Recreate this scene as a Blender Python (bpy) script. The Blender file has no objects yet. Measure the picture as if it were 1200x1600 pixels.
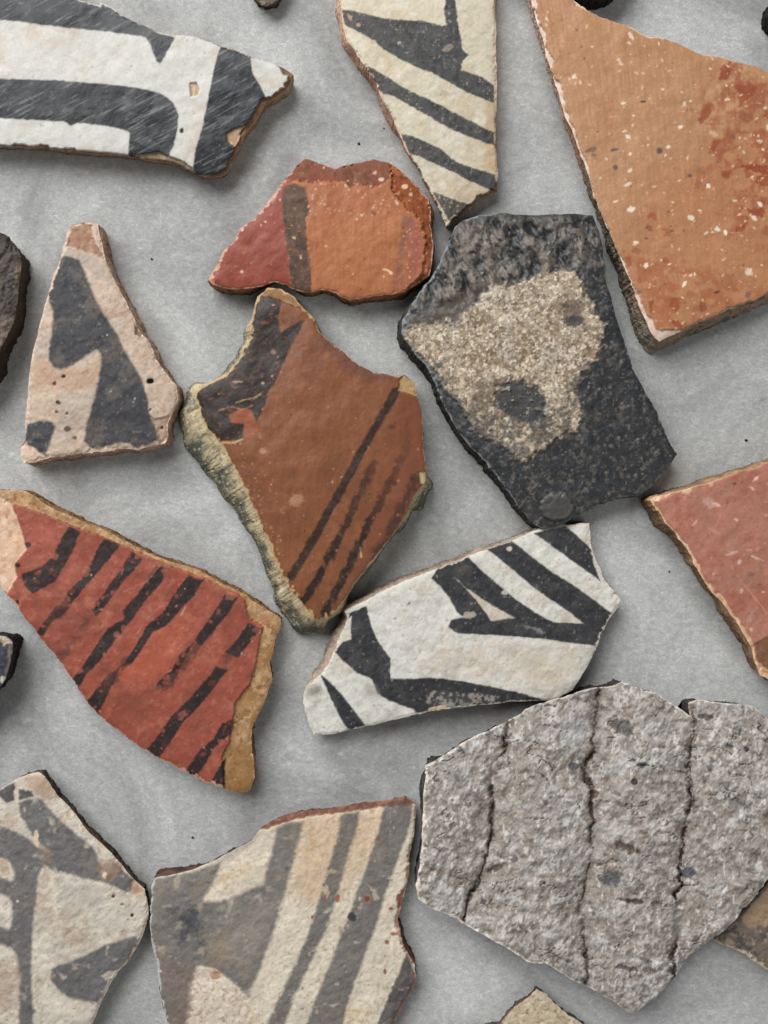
import bpy, math
import numpy as np
from mathutils import Vector

# ------------------------------------------------------------------ camera
S = 1e-4                      # one photograph pixel on the table = 0.1 mm
H = 1400.0                    # camera height above the table, in those units
scene = bpy.context.scene
cam = bpy.data.cameras.new('camera')
cam_o = bpy.data.objects.new('camera', cam)
scene.collection.objects.link(cam_o)
cam_o.location = (0, 0, H * S)
cam.sensor_fit = 'HORIZONTAL'
cam.sensor_width = 36.0
cam.lens = 36.0 * H / 1200.0
cam.clip_start = 0.005
cam.clip_end = 20
scene.camera = cam_o

# ------------------------------------------------------------------ light
world = bpy.data.worlds.new('World')
scene.world = world
world.use_nodes = True
bg = world.node_tree.nodes['Background']
bg.inputs[0].default_value = (0.95, 0.98, 1.0, 1)
bg.inputs[1].default_value = 0.075

def area(name, loc, target, size, power, color):
    l = bpy.data.lights.new(name, 'AREA')
    l.shape = 'RECTANGLE'
    l.size, l.size_y = size
    l.energy = power
    l.color = color
    o = bpy.data.objects.new(name, l)
    scene.collection.objects.link(o)
    o.location = loc
    o.rotation_euler = (Vector(target) - Vector(loc)).to_track_quat('-Z', 'Y').to_euler()
    return o
area('window_light', (-0.50, 0.76, 0.78), (0, 0, 0), (1.1, 0.95), 19.9, (1.0, 0.985, 0.965))
area('fill_light', (0.55, -0.45, 0.75), (0, 0, 0), (0.9, 0.9), 2.2, (1.0, 0.98, 0.95))  # added fill from the lower right, lifts shaded edges and softens shadows

scene.view_settings.view_transform = 'Standard'
scene.view_settings.look = 'None'
scene.view_settings.exposure = 0.0
scene.view_settings.gamma = 1.0
scene.cycles.max_bounces = 6
scene.cycles.use_denoising = True
scene.cycles.denoiser = 'OPENIMAGEDENOISE'
scene.cycles.denoising_input_passes = 'RGB_ALBEDO_NORMAL'
scene.cycles.denoising_prefilter = 'ACCURATE'

# ------------------------------------------------------------------ helpers
def lin(c):
    c = np.asarray(c, float) / 255.0
    return np.where(c <= 0.04045, c / 12.92, ((c + 0.055) / 1.055) ** 2.4)

_tabs = {}
def vnoise(x, y, seed):
    if seed not in _tabs:
        _tabs[seed] = np.random.RandomState(seed).rand(256, 256) * 2 - 1
    t = _tabs[seed]
    xi = np.floor(x).astype(int); yi = np.floor(y).astype(int)
    fx = x - xi; fy = y - yi
    fx = fx * fx * (3 - 2 * fx); fy = fy * fy * (3 - 2 * fy)
    x0 = xi & 255; x1 = (xi + 1) & 255; y0 = yi & 255; y1 = (yi + 1) & 255
    return (t[y0, x0] * (1 - fx) + t[y0, x1] * fx) * (1 - fy) + (t[y1, x0] * (1 - fx) + t[y1, x1] * fx) * fy

def fbm(u, v, sc, seed=1, octv=3, ang=0.0, asp=1.0, gain=0.55):
    """fractal noise, about -1..1; sc = feature size in px, asp stretches it along ang"""
    c, s = math.cos(ang), math.sin(ang)
    x = (u * c + v * s) / (sc * asp); y = (-u * s + v * c) / sc
    out = 0; a = 1.0; tot = 0
    for k in range(octv):
        out = out + a * vnoise(x * 2 ** k + 17.3 * k + seed * 3.1, y * 2 ** k + 5.7 * k + seed * 7.9, (seed * 13 + k) % 997)
        tot += a * a; a *= gain
    return out / math.sqrt(tot) * 1.5

def sstep(a, b, x):
    t = np.clip((x - a) / (b - a), 0, 1)
    return t * t * (3 - 2 * t)

def sdf_poly(poly, u, v):
    """signed distance, positive inside"""
    p = np.asarray(poly, float); q = np.roll(p, -1, 0)
    best = np.full(u.shape, 1e18); ins = np.zeros(u.shape, bool)
    for (ax, ay), (bx, by) in zip(p, q):
        ex, ey = bx - ax, by - ay
        wx, wy = u - ax, v - ay
        t = np.clip((wx * ex + wy * ey) / (ex * ex + ey * ey + 1e-9), 0, 1)
        best = np.minimum(best, (wx - ex * t) ** 2 + (wy - ey * t) ** 2)
        if ay != by:
            ins ^= ((ay > v) != (by > v)) & (u < ex * (v - ay) / (by - ay) + ax)
    d = np.sqrt(best)
    return np.where(ins, d, -d)

def sd_path(pts, u, v):
    best = np.full(u.shape, 1e18)
    for (ax, ay), (bx, by) in zip(pts[:-1], pts[1:]):
        ex, ey = bx - ax, by - ay
        wx, wy = u - ax, v - ay
        t = np.clip((wx * ex + wy * ey) / (ex * ex + ey * ey + 1e-9), 0, 1)
        best = np.minimum(best, (wx - ex * t) ** 2 + (wy - ey * t) ** 2)
    return np.sqrt(best)

def chaikin(p):
    p = np.asarray(p, float); q = np.roll(p, -1, 0)
    return np.stack([0.75 * p + 0.25 * q, 0.25 * p + 0.75 * q], 1).reshape(-1, 2)

# ------------------------------------------------------------------ materials
def ceramic(name, grain=0.10, bump=0.35, scale=1.0, spec=0.3, bigbump=0.4):
    """fired clay: pigment attribute (what was painted or slipped on) + mineral grain + pores"""
    m = bpy.data.materials.new(name); m.use_nodes = True
    nt = m.node_tree; N = nt.nodes; L = nt.links
    b = N['Principled BSDF']
    at = N.new('ShaderNodeAttribute'); at.attribute_name = 'pigment'
    tc = N.new('ShaderNodeTexCoord')
    n1 = N.new('ShaderNodeTexNoise'); n1.inputs['Scale'].default_value = 2600 * scale
    n1.inputs['Detail'].default_value = 4; n1.inputs['Roughness'].default_value = 0.7
    n2 = N.new('ShaderNodeTexNoise'); n2.inputs['Scale'].default_value = 620 * scale
    n2.inputs['Detail'].default_value = 5; n2.inputs['Roughness'].default_value = 0.65
    for n in (n1, n2): L.new(tc.outputs['Object'], n.inputs['Vector'])
    mr = N.new('ShaderNodeMapRange')
    mr.inputs['From Min'].default_value = 0.25; mr.inputs['From Max'].default_value = 0.75
    mr.inputs['To Min'].default_value = 1 - grain * 1.6; mr.inputs['To Max'].default_value = 1 + grain * 1.6
    L.new(n1.outputs['Fac'], mr.inputs['Value'])
    mr2 = N.new('ShaderNodeMapRange')
    mr2.inputs['From Min'].default_value = 0.3; mr2.inputs['From Max'].default_value = 0.7
    mr2.inputs['To Min'].default_value = 1 - grain * 0.7; mr2.inputs['To Max'].default_value = 1 + grain * 0.7
    L.new(n2.outputs['Fac'], mr2.inputs['Value'])
    mul = N.new('ShaderNodeMath'); mul.operation = 'MULTIPLY'
    L.new(mr.outputs[0], mul.inputs[0]); L.new(mr2.outputs[0], mul.inputs[1])
    vm = N.new('ShaderNodeVectorMath'); vm.operation = 'SCALE'
    L.new(at.outputs['Color'], vm.inputs[0]); L.new(mul.outputs[0], vm.inputs['Scale'])
    L.new(vm.outputs[0], b.inputs['Base Color'])
    L.new(at.outputs['Alpha'], b.inputs['Roughness'])
    b.inputs['Specular IOR Level'].default_value = spec
    add = N.new('ShaderNodeMath'); add.operation = 'MULTIPLY_ADD'; add.inputs[1].default_value = bigbump
    L.new(n2.outputs['Fac'], add.inputs[0]); L.new(n1.outputs['Fac'], add.inputs[2])
    bp = N.new('ShaderNodeBump'); bp.inputs['Strength'].default_value = bump; bp.inputs['Distance'].default_value = 0.00025
    L.new(add.outputs[0], bp.inputs['Height']); L.new(bp.outputs[0], b.inputs['Normal'])
    return m

MAT = {
    'slip': ceramic('slipped_pottery', 0.07, 0.16, spec=0.25),
    'coarse': ceramic('coarse_pottery', 0.16, 0.3, spec=0.45, bigbump=0.5),
    'burnished': ceramic('burnished_pottery', 0.08, 0.12, spec=0.3),
    'ridged': ceramic('ridged_pottery', 0.13, 0.2, spec=0.25, bigbump=0.5),
    'core': ceramic('broken_clay_core', 0.16, 0.6, spec=0.15, bigbump=0.8),
}

# ------------------------------------------------------------------ mesh from arrays
def build_mesh(name, co, tris, rgba, mat, normals=None, parent=None):
    me = bpy.data.meshes.new(name)
    nv, nf = len(co), len(tris)
    me.vertices.add(nv); me.vertices.foreach_set('co', np.asarray(co, np.float32).ravel())
    me.loops.add(nf * 3); me.loops.foreach_set('vertex_index', np.asarray(tris, np.int32).ravel())
    me.polygons.add(nf); me.polygons.foreach_set('loop_start', np.arange(0, nf * 3, 3, dtype=np.int32))
    me.update(calc_edges=True)
    me.polygons.foreach_set('use_smooth', np.ones(nf, bool))
    a = me.color_attributes.new('pigment', 'FLOAT_COLOR', 'POINT')
    a.data.foreach_set('color', np.asarray(rgba, np.float32).ravel())
    if normals is not None:
        me.normals_split_custom_set_from_vertices([tuple(n) for n in np.asarray(normals, float).tolist()])
    me.materials.append(mat)
    o = bpy.data.objects.new(name, me)
    scene.collection.objects.link(o)
    if parent: o.parent = parent
    return o

class Ctx: pass
STEP = 1.4

# ------------------------------------------------------------------ layers: what lies on a sherd's face
def window(c, poly, pad):
    p = np.asarray(poly, float)
    x0, y0 = p.min(0) - pad; x1, y1 = p.max(0) + pad
    i0 = max(0, int((x0 - c.u0) / STEP)); i1 = min(c.U.shape[1], int((x1 - c.u0) / STEP) + 2)
    j0 = max(0, int((y0 - c.v0) / STEP)); j1 = min(c.U.shape[0], int((y1 - c.v0) / STEP) + 2)
    return slice(j0, j1), slice(i0, i1)

_seed = [100]
def seed():
    _seed[0] += 1
    return _seed[0]

def apply_mask(c, w, m, color, mott=(), a=1.0, dz=0, rough=None, part=None, pm=None):
    if m.size == 0: return
    u, v = c.U[w], c.V[w]
    col = np.broadcast_to(lin(color), m.shape + (3,)).copy()
    for mt in mott:
        col = mottle(col, u, v, *mt)
    k = (m * a)[..., None]
    c.col[w] = c.col[w] * (1 - k) + col * k
    if rough is not None: c.rgh[w] = c.rgh[w] * (1 - m * a) + rough * m * a
    if dz: c.hgt[w] += dz * m
    if part:
        c.parts.append(part)
        pmm = (m if pm is None else pm) > 0.5
        c.pid[w][pmm] = len(c.parts) - 1

def mottle(col, u, v, sc, color, lo, hi, amt, ang=0.0, asp=1.0, octv=3):
    n = fbm(u, v, sc, seed(), octv, ang, asp)
    k = (sstep(lo, hi, n) * amt)[..., None]
    return col * (1 - k) + lin(color) * k

def P(poly, color, soft=1.3, edge=1.6, esc=7, a=1.0, part=None, dz=0, rough=None, mott=(), wear=None, smooth=0, fade=None, raw=False):
    """a painted or broken area given by its outline (zoom coordinates)"""
    def f(c):
        p = np.asarray(poly, float) if raw else c.z(poly)
        for _ in range(smooth): p = chaikin(p)
        w = window(c, p, 6 + soft + edge * 2)
        u, v = c.U[w], c.V[w]
        if u.size == 0: return
        d = sdf_poly(p, u, v)
        d = d + edge * 0.6 * fbm(u, v, esc * 0.8, seed(), 3) + edge * 0.25 * fbm(u, v, esc * 3.5, seed(), 2)
        m0 = sstep(-soft, soft, d)
        m = m0.copy()
        if wear:
            for (sc, lo, hi, amt) in wear:
                m *= 1 - amt * sstep(lo, hi, fbm(u, v, sc, seed(), 3))
        if fade:
            (fx, fy), (gx, gy), f0, f1 = fade
            a0, a1 = c.z([(fx, fy), (gx, gy)])
            t = ((u - a0[0]) * (a1[0] - a0[0]) + (v - a0[1]) * (a1[1] - a0[1])) / ((a1 - a0) ** 2).sum()
            m *= f0 + (f1 - f0) * np.clip(t, 0, 1)
        apply_mask(c, w, m, color, mott, a, dz, rough, part, m0)
    return f

def LINE(pts, width, color, soft=1.2, edge=1.0, a=1.0, part=None, dz=0, mott=(), wear=None, rough=None, esc=7, fade=None):
    def f(c):
        p = c.z(pts)
        w = window(c, p, width + 6)
        u, v = c.U[w], c.V[w]
        if u.size == 0: return
        d = width / 2 - sd_path(p, u, v) + edge * fbm(u, v, esc, seed(), 3)
        m0 = sstep(-soft, soft, d); m = m0.copy()
        if wear:
            for (sc, lo, hi, amt) in wear:
                m *= 1 - amt * sstep(lo, hi, fbm(u, v, sc, seed(), 3))
        if fade:
            (fx, fy), (gx, gy), f0, f1 = fade
            a0, a1 = c.z([(fx, fy), (gx, gy)])
            t = ((u - a0[0]) * (a1[0] - a0[0]) + (v - a0[1]) * (a1[1] - a0[1])) / ((a1 - a0) ** 2).sum()
            m *= f0 + (f1 - f0) * np.clip(t, 0, 1)
        apply_mask(c, w, m, color, mott, a, dz, rough, part, m0)
    return f

def E(cx, cy, rx, ry, color, ang=0, **k):
    n = 18
    ca, sa = math.cos(ang), math.sin(ang)
    poly = []
    for i in range(n):
        t = 2 * math.pi * i / n
        x, y = rx * math.cos(t), ry * math.sin(t)
        poly.append((cx + x * ca - y * sa, cy + x * sa + y * ca))
    k.setdefault('smooth', 0)
    return P(poly, color, **k)

def M(*mott):
    """mottling over the whole face"""
    def f(c):
        for mt in mott: c.col = mottle(c.col, c.U, c.V, *mt)
    return f

def FLECK(n, r0, r1, color, a=0.8, dz=0, poly=None, sd=None, asp=1.6, ang=None, pw=2.0):
    def f(c):
        rs = np.random.RandomState(sd or seed())
        p = c.z(poly) if poly else c.poly
        x0, y0 = p.min(0); x1, y1 = p.max(0)
        k = 0
        for _ in range(n * 4):
            if k >= n: break
            x = rs.uniform(x0, x1); y = rs.uniform(y0, y1)
            if not (c.u0 < x < c.u1 and c.v0 < y < c.v1): continue
            if sdf_poly(p, np.array([x]), np.array([y]))[0] < 2: continue
            k += 1
            r = r0 + (r1 - r0) * rs.rand() ** pw
            th = rs.uniform(0, math.pi) if ang is None else ang + rs.normal() * 0.3
            ca, sa = math.cos(th), math.sin(th); q = 1 + (asp - 1) * rs.rand()
            w = window(c, [(x, y)], r * q + 3)
            u, v = c.U[w] - x, c.V[w] - y
            if u.size == 0: continue
            d = np.sqrt(((u * ca + v * sa) / q) ** 2 + (-u * sa + v * ca) ** 2)
            d = d + 0.35 * r * vnoise((u + x) / (r * .8), (v + y) / (r * .8), 77)
            m = sstep(0.8, -0.8, d - r) * a * rs.uniform(0.55, 1)
            c.col[w] = c.col[w] * (1 - m[..., None]) + lin(color) * m[..., None]
            if dz: c.hgt[w] += dz * m * r
    return f

def RIM(width, color, amp=1.0, sc=9, dz=-1.0, a=0.9, pts=None, mott=()):
    """edge where the slip has flaked off the fracture; pts = (zx, zy, factor) local factors"""
    def f(c):
        wd = width * (1 + amp * fbm(c.U, c.V, sc, seed(), 3))
        if pts: wd = wd * c.field(pts)
        m = sstep(1.0, -1.0, c.d - wd) * (wd > 0.3)
        w = (slice(None), slice(None))
        apply_mask(c, w, m, color, mott, a, dz)
    return f

def RELIEF(sc, amp, octv=3, ang=0.0, asp=1.0):
    def f(c): c.hgt += amp * fbm(c.U, c.V, sc, seed(), octv, ang, asp)
    return f

# ------------------------------------------------------------------ sherd builder
def sherd(name, label, zoom, outline, t, layers, base, dome=0, tilt=(0, 0), flare=((0, 0, 2),), edge=((150, 130, 110), (120, 105, 90)),
          edge_mott=(), mat='slip', rgh=0.62, chip=(1.4, 11), bevel=(2.2, 5), rough_edge=2.2, face='slip_surface', group=None,
          raw=False, category='pottery sherd', edge_split=0.5, edge_spots=()):
    zx, zy, zs = zoom
    c = Ctx()
    c.z = lambda pts: np.asarray(pts, float) / zs + np.array([zx, zy])
    c.poly = np.asarray(outline, float) if raw else c.z(outline)
    lo = c.poly.min(0) - 8; hi = c.poly.max(0) + 8
    lo = np.maximum(lo, [-75, -75]); hi = np.minimum(hi, [1275, 1675])
    c.u0, c.v0 = lo; c.u1, c.v1 = hi
    us = np.arange(lo[0], hi[0], STEP); vs = np.arange(lo[1], hi[1], STEP)
    c.U, c.V = np.meshgrid(us, vs)
    nv, nu = c.U.shape
    s1 = seed()
    c.d = sdf_poly(c.poly, c.U, c.V)
    c.d += chip[0] * 0.75 * fbm(c.U, c.V, chip[1] * 0.7, s1, 4, gain=0.7) * sstep(-1.0, 1.0, fbm(c.U, c.V, 55, s1 + 2, 2)) + chip[0] * 0.9 * fbm(c.U, c.V, chip[1] * 3.6, s1 + 1, 3)
    b = np.minimum(np.minimum(c.U - lo[0], hi[0] - c.U), np.minimum(c.V - lo[1], hi[1] - c.V)) - 3.0
    c.d = np.minimum(c.d, b)
    def field(pts):
        zz = c.z([(p[0], p[1]) for p in pts]); num = 0; den = 0
        for (x, y), p in zip(zz, pts):
            q = 1 / (((c.U - x) ** 2 + (c.V - y) ** 2) ** 1.5 + 50); num = num + q * p[2]; den = den + q
        return num / den
    c.field = field
    c.col = np.broadcast_to(lin(base), (nv, nu, 3)).copy()
    c.rgh = np.full((nv, nu), rgh)
    cen = c.poly.mean(0)
    ext = (hi - lo) / 2
    mid = (hi + lo) / 2
    r2 = ((c.U - mid[0]) / ext[0]) ** 2 + ((c.V - mid[1]) / ext[1]) ** 2
    t = t * 1.15
    c.hgt = t - 1.8 * dome * r2 + tilt[0] * (c.U - mid[0]) + tilt[1] * (c.V - mid[1])
    c.parts = [face]; c.pid = np.zeros((nv, nu), int)
    for f in layers: f(c)
    c.hgt -= bevel[0] * np.exp(-np.clip(c.d, 0, None) / bevel[1])
    c.hgt = np.maximum(c.hgt, 6)
    # world positions of the grid
    k = (H - c.hgt) / H
    X = (c.U - 600) * k; Y = -(c.V - 800) * k; Z = c.hgt
    # normals from the height field
    dzu = np.gradient(Z, axis=1) / np.gradient(X, axis=1); dzv = np.gradient(Z, axis=0) / np.gradient(Y, axis=0)
    nl = np.sqrt(dzu ** 2 + dzv ** 2 + 1)
    G = np.concatenate([np.stack([X, Y, Z, -dzu / nl, -dzv / nl, 1 / nl], -1), c.col, c.rgh[..., None]], -1).reshape(-1, 10)
    pid = c.pid.ravel(); sd = c.d.ravel()
    sd = np.where(np.abs(sd) < 0.02, 0.02, sd)
    ins = sd > 0
    idx = np.arange(nv * nu).reshape(nv, nu)
    a_, b_, c_, d_ = idx[:-1, :-1].ravel(), idx[:-1, 1:].ravel(), idx[1:, 1:].ravel(), idx[1:, :-1].ravel()
    tri = np.concatenate([np.stack([a_, d_, b_], 1), np.stack([b_, d_, c_], 1)])      # counter-clockwise seen from above
    cnt = ins[tri].sum(1)
    full = tri[cnt == 3]
    N0 = nv * nu
    cutkey = {}; cutA = []; cutB = []
    def cut(i, j):
        key = (i, j) if i < j else (j, i)
        if key not in cutkey:
            cutkey[key] = N0 + len(cutA); cutA.append(key[0]); cutB.append(key[1])
        return cutkey[key]
    extra = []; nxt = {}
    for tr in tri[(cnt == 1) | (cnt == 2)].tolist():
        st = [ins[i] for i in tr]
        if sum(st) == 1:
            q = st.index(True); p, r, s = tr[q], tr[(q + 1) % 3], tr[(q + 2) % 3]
            e1, e2 = cut(p, r), cut(p, s)
            extra.append((p, e1, e2)); nxt[e1] = e2
        else:
            q = st.index(False); p, r, s = tr[q], tr[(q + 1) % 3], tr[(q + 2) % 3]
            e1, e2 = cut(p, r), cut(p, s)
            extra.append((e1, r, s)); extra.append((e1, s, e2)); nxt[e2] = e1
    cutA = np.array(cutA); cutB = np.array(cutB)
    tt = (sd[cutA] / (sd[cutA] - sd[cutB]))[:, None]
    GA = np.concatenate([G, G[cutA] * (1 - tt) + G[cutB] * tt])
    PA = np.concatenate([pid, np.where(ins[cutA], pid[cutA], pid[cutB])])
    tri = np.concatenate([full, np.array(extra, int)])
    # keep only the largest loop
    loops = []; seen = set()
    for s in list(nxt):
        if s in seen: continue
        lp = []; cur = s
        while cur not in seen and cur in nxt:
            seen.add(cur); lp.append(cur); cur = nxt[cur]
        loops.append(lp)
    loop = np.array(max(loops, key=len))
    base_c = np.array([(cen[0] - 600), -(cen[1] - 800), 0])
    root = bpy.data.objects.new(name, None); scene.collection.objects.link(root)
    root.empty_display_size = 0.005
    root.location = base_c * S
    root['label'] = label; root['category'] = category
    if group: root['group'] = group
    # the face, split where a painted mark or a break begins
    fid = PA[tri[:, 0]]
    for k_, pn in enumerate(c.parts):
        f_ = tri[fid == k_]
        if len(f_) < 12: continue
        uq, inv = np.unique(f_, return_inverse=True)
        g = GA[uq]
        build_mesh(pn, (g[:, :3] - base_c) * S, inv.reshape(-1, 3), g[:, 6:10], MAT[mat], g[:, 3:6], root)
    # the broken edge: rings from the face's outline down to the table
    g = GA[loop]
    n = len(loop)
    pos = g[:, :3]
    ker = 9
    sm = np.zeros_like(pos)
    for o_ in range(-ker, ker + 1): sm += np.roll(pos, o_, 0)
    sm /= 2 * ker + 1
    tan = np.roll(sm, -3, 0) - np.roll(sm, 3, 0)
    # loop walks with the inside on a known side: fix orientation by signed area
    ar = 0.5 * np.sum(pos[:, 0] * np.roll(pos[:, 1], -1) - np.roll(pos[:, 0], -1) * pos[:, 1])
    out = np.stack([tan[:, 1], -tan[:, 0]], 1) * (1 if ar > 0 else -1)
    out /= np.linalg.norm(out, axis=1)[:, None] + 1e-9
    # the flare follows the broad run of the edge, not each chip
    big = np.zeros_like(out)
    for o_ in range(-34, 35): big += np.roll(out, o_, 0)
    big /= np.linalg.norm(big, axis=1)[:, None] + 1e-9
    # flare
    zz = c.z([(p[0], p[1]) for p in flare]); num = 0; den = 0
    pu = 600 + pos[:, 0] * H / (H - pos[:, 2]); pv = 800 - pos[:, 1] * H / (H - pos[:, 2])
    for (x, y), p in zip(zz, flare):
        q = 1 / (((pu - x) ** 2 + (pv - y) ** 2) ** 1.5 + 30); num = num + q * p[2]; den = den + q
    fl = num / den
    R = 18
    arc = np.concatenate([[0], np.cumsum(np.linalg.norm(np.diff(pos[:, :2], axis=0), axis=1))])
    cs = []; cc = []
    e0, e1 = lin(edge[0]), lin(edge[-1])
    s2 = seed()
    for r in range(R + 1):
        f = r / R
        nz = 0.5 * fbm(arc, np.full(n, f * pos[:, 2].mean() * 1.3), 7, s2, 4, gain=0.7) + 0.5 * fbm(arc, np.full(n, f * pos[:, 2].mean() * 1.3), 30, s2 + 3, 2)
        prof = math.sin(f * math.pi / 2) ** 1.0
        off = fl * prof + rough_edge * nz * min(1, f * 5) 
        xy = pos[:, :2] + big * (fl * prof)[:, None] + (out * (1 - min(1, f * 4)) + big * min(1, f * 4)) * (off - fl * prof)[:, None]
        z = pos[:, 2] * (1 - f) + 0.4 * f
        cs.append(np.column_stack([xy, z]))
        bl = sstep(edge_split - 0.28, edge_split + 0.28, f + 0.22 * fbm(arc, np.full(n, f * 40.0), 16, s2 + 5, 3))[:, None]
        col = e0 * (1 - bl) + e1 * bl
        for mt in edge_mott:
            col = mottle(col, arc, np.full(n, f * 45.0), *mt)
        for (ex, ey, er, ec) in edge_spots:
            ez = c.z([(ex, ey)])[0]
            q = (np.exp(-(((pu - ez[0]) ** 2 + (pv - ez[1]) ** 2) / er ** 2)) * 0.95)[:, None]
            col = col * (1 - q) + lin(ec) * (1 + 0.18 * fbm(arc, np.full(n, f * 45.0), 6, s2 + 8, 3))[:, None] * q
        if r == 0: col = g[:, 6:9] * 0.35 + e0 * 0.65
        cc.append(np.column_stack([col, np.full(n, 0.85)]))
    cs = np.concatenate(cs); cc = np.concatenate(cc)
    i = np.arange(n); j = (i + 1) % n
    tr = []
    for r in range(R):
        a0, a1, b0, b1 = r * n + i, r * n + j, (r + 1) * n + i, (r + 1) * n + j
        if ar > 0:
            tr += [np.stack([a0, b0, a1], 1), np.stack([a1, b0, b1], 1)]
        else:
            tr += [np.stack([a0, a1, b0], 1), np.stack([a1, b1, b0], 1)]
    last = R * n
    cpt = cs[last:last + n].mean(0)
    cs = np.concatenate([cs, cpt[None]]); cc = np.concatenate([cc, cc[-1:]])
    ctr = np.full(n, len(cs) - 1)
    tr.append(np.stack([last + i, ctr, last + j], 1) if ar > 0 else np.stack([last + i, last + j, ctr], 1))
    build_mesh('broken_edge', (cs - base_c) * S, np.concatenate(tr), cc, MAT['core'], None, root)
    return root

# ------------------------------------------------------------------ table
def table():
    me = bpy.data.meshes.new('table_surface')
    r = 0.22
    me.from_pydata([(-r, -r, 0), (r, -r, 0), (r, r, 0), (-r, r, 0)], [], [(0, 1, 2, 3)])
    o = bpy.data.objects.new('table_surface', me); scene.collection.objects.link(o)
    o['kind'] = 'structure'
    m = bpy.data.materials.new('grey_felt'); m.use_nodes = True
    nt = m.node_tree; N = nt.nodes; L = nt.links; b = N['Principled BSDF']
    tc = N.new('ShaderNodeTexCoord')
    def noise(scale, det, rough, mp=None, dist=0.0):
        n = N.new('ShaderNodeTexNoise'); n.inputs['Scale'].default_value = scale; n.inputs['Detail'].default_value = det
        n.inputs['Roughness'].default_value = rough; n.inputs['Distortion'].default_value = dist
        if mp:
            p = N.new('ShaderNodeMapping'); p.inputs['Rotation'].default_value = (0, 0, mp[0]); p.inputs['Scale'].default_value = (mp[1], mp[2], 1)
            L.new(tc.outputs['Object'], p.inputs['Vector']); L.new(p.outputs[0], n.inputs['Vector'])
        else:
            L.new(tc.outputs['Object'], n.inputs['Vector'])
        return n
    big = noise(42, 6, 0.62, None, 1.2)
    fib = noise(1300, 5, 0.7, (0.55, 0.7, 1.0), 0.8)
    fib2 = noise(1600, 4, 0.7, (-0.6, 0.7, 1.0), 0.8)
    fine = noise(3600, 2, 0.6)
    mx = N.new('ShaderNodeMath'); mx.operation = 'MAXIMUM'
    L.new(fib.outputs['Fac'], mx.inputs[0]); L.new(fib2.outputs['Fac'], mx.inputs[1])
    av = N.new('ShaderNodeMath'); av.operation = 'MULTIPLY_ADD'; av.inputs[1].default_value = 0.35
    L.new(fine.outputs['Fac'], av.inputs[0]); L.new(mx.outputs[0], av.inputs[2])
    cr = N.new('ShaderNodeValToRGB')
    e = cr.color_ramp.elements
    e[0].position = 0.56; e[0].color = (*lin((164, 166, 166)), 1)
    e[1].position = 0.96; e[1].color = (*lin((214, 216, 216)), 1)
    k = e.new(0.74); k.color = (*lin((184, 186, 186)), 1)
    L.new(av.outputs[0], cr.inputs['Fac'])
    mr = N.new('ShaderNodeMapRange'); mr.inputs['From Min'].default_value = 0.34; mr.inputs['From Max'].default_value = 0.66
    mr.inputs['To Min'].default_value = 0.72; mr.inputs['To Max'].default_value = 1.22
    L.new(big.outputs['Fac'], mr.inputs['Value'])
    vm = N.new('ShaderNodeVectorMath'); vm.operation = 'SCALE'
    L.new(cr.outputs[0], vm.inputs[0]); L.new(mr.outputs[0], vm.inputs['Scale'])
    L.new(vm.outputs[0], b.inputs['Base Color'])
    b.inputs['Roughness'].default_value = 0.75; b.inputs['Specular IOR Level'].default_value = 0.25
    bp = N.new('ShaderNodeBump'); bp.inputs['Strength'].default_value = 0.22; bp.inputs['Distance'].default_value = 0.0002
    L.new(av.outputs[0], bp.inputs['Height']); L.new(bp.outputs[0], b.inputs['Normal'])
    me.materials.append(m)
table()

PI = math.pi
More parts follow.
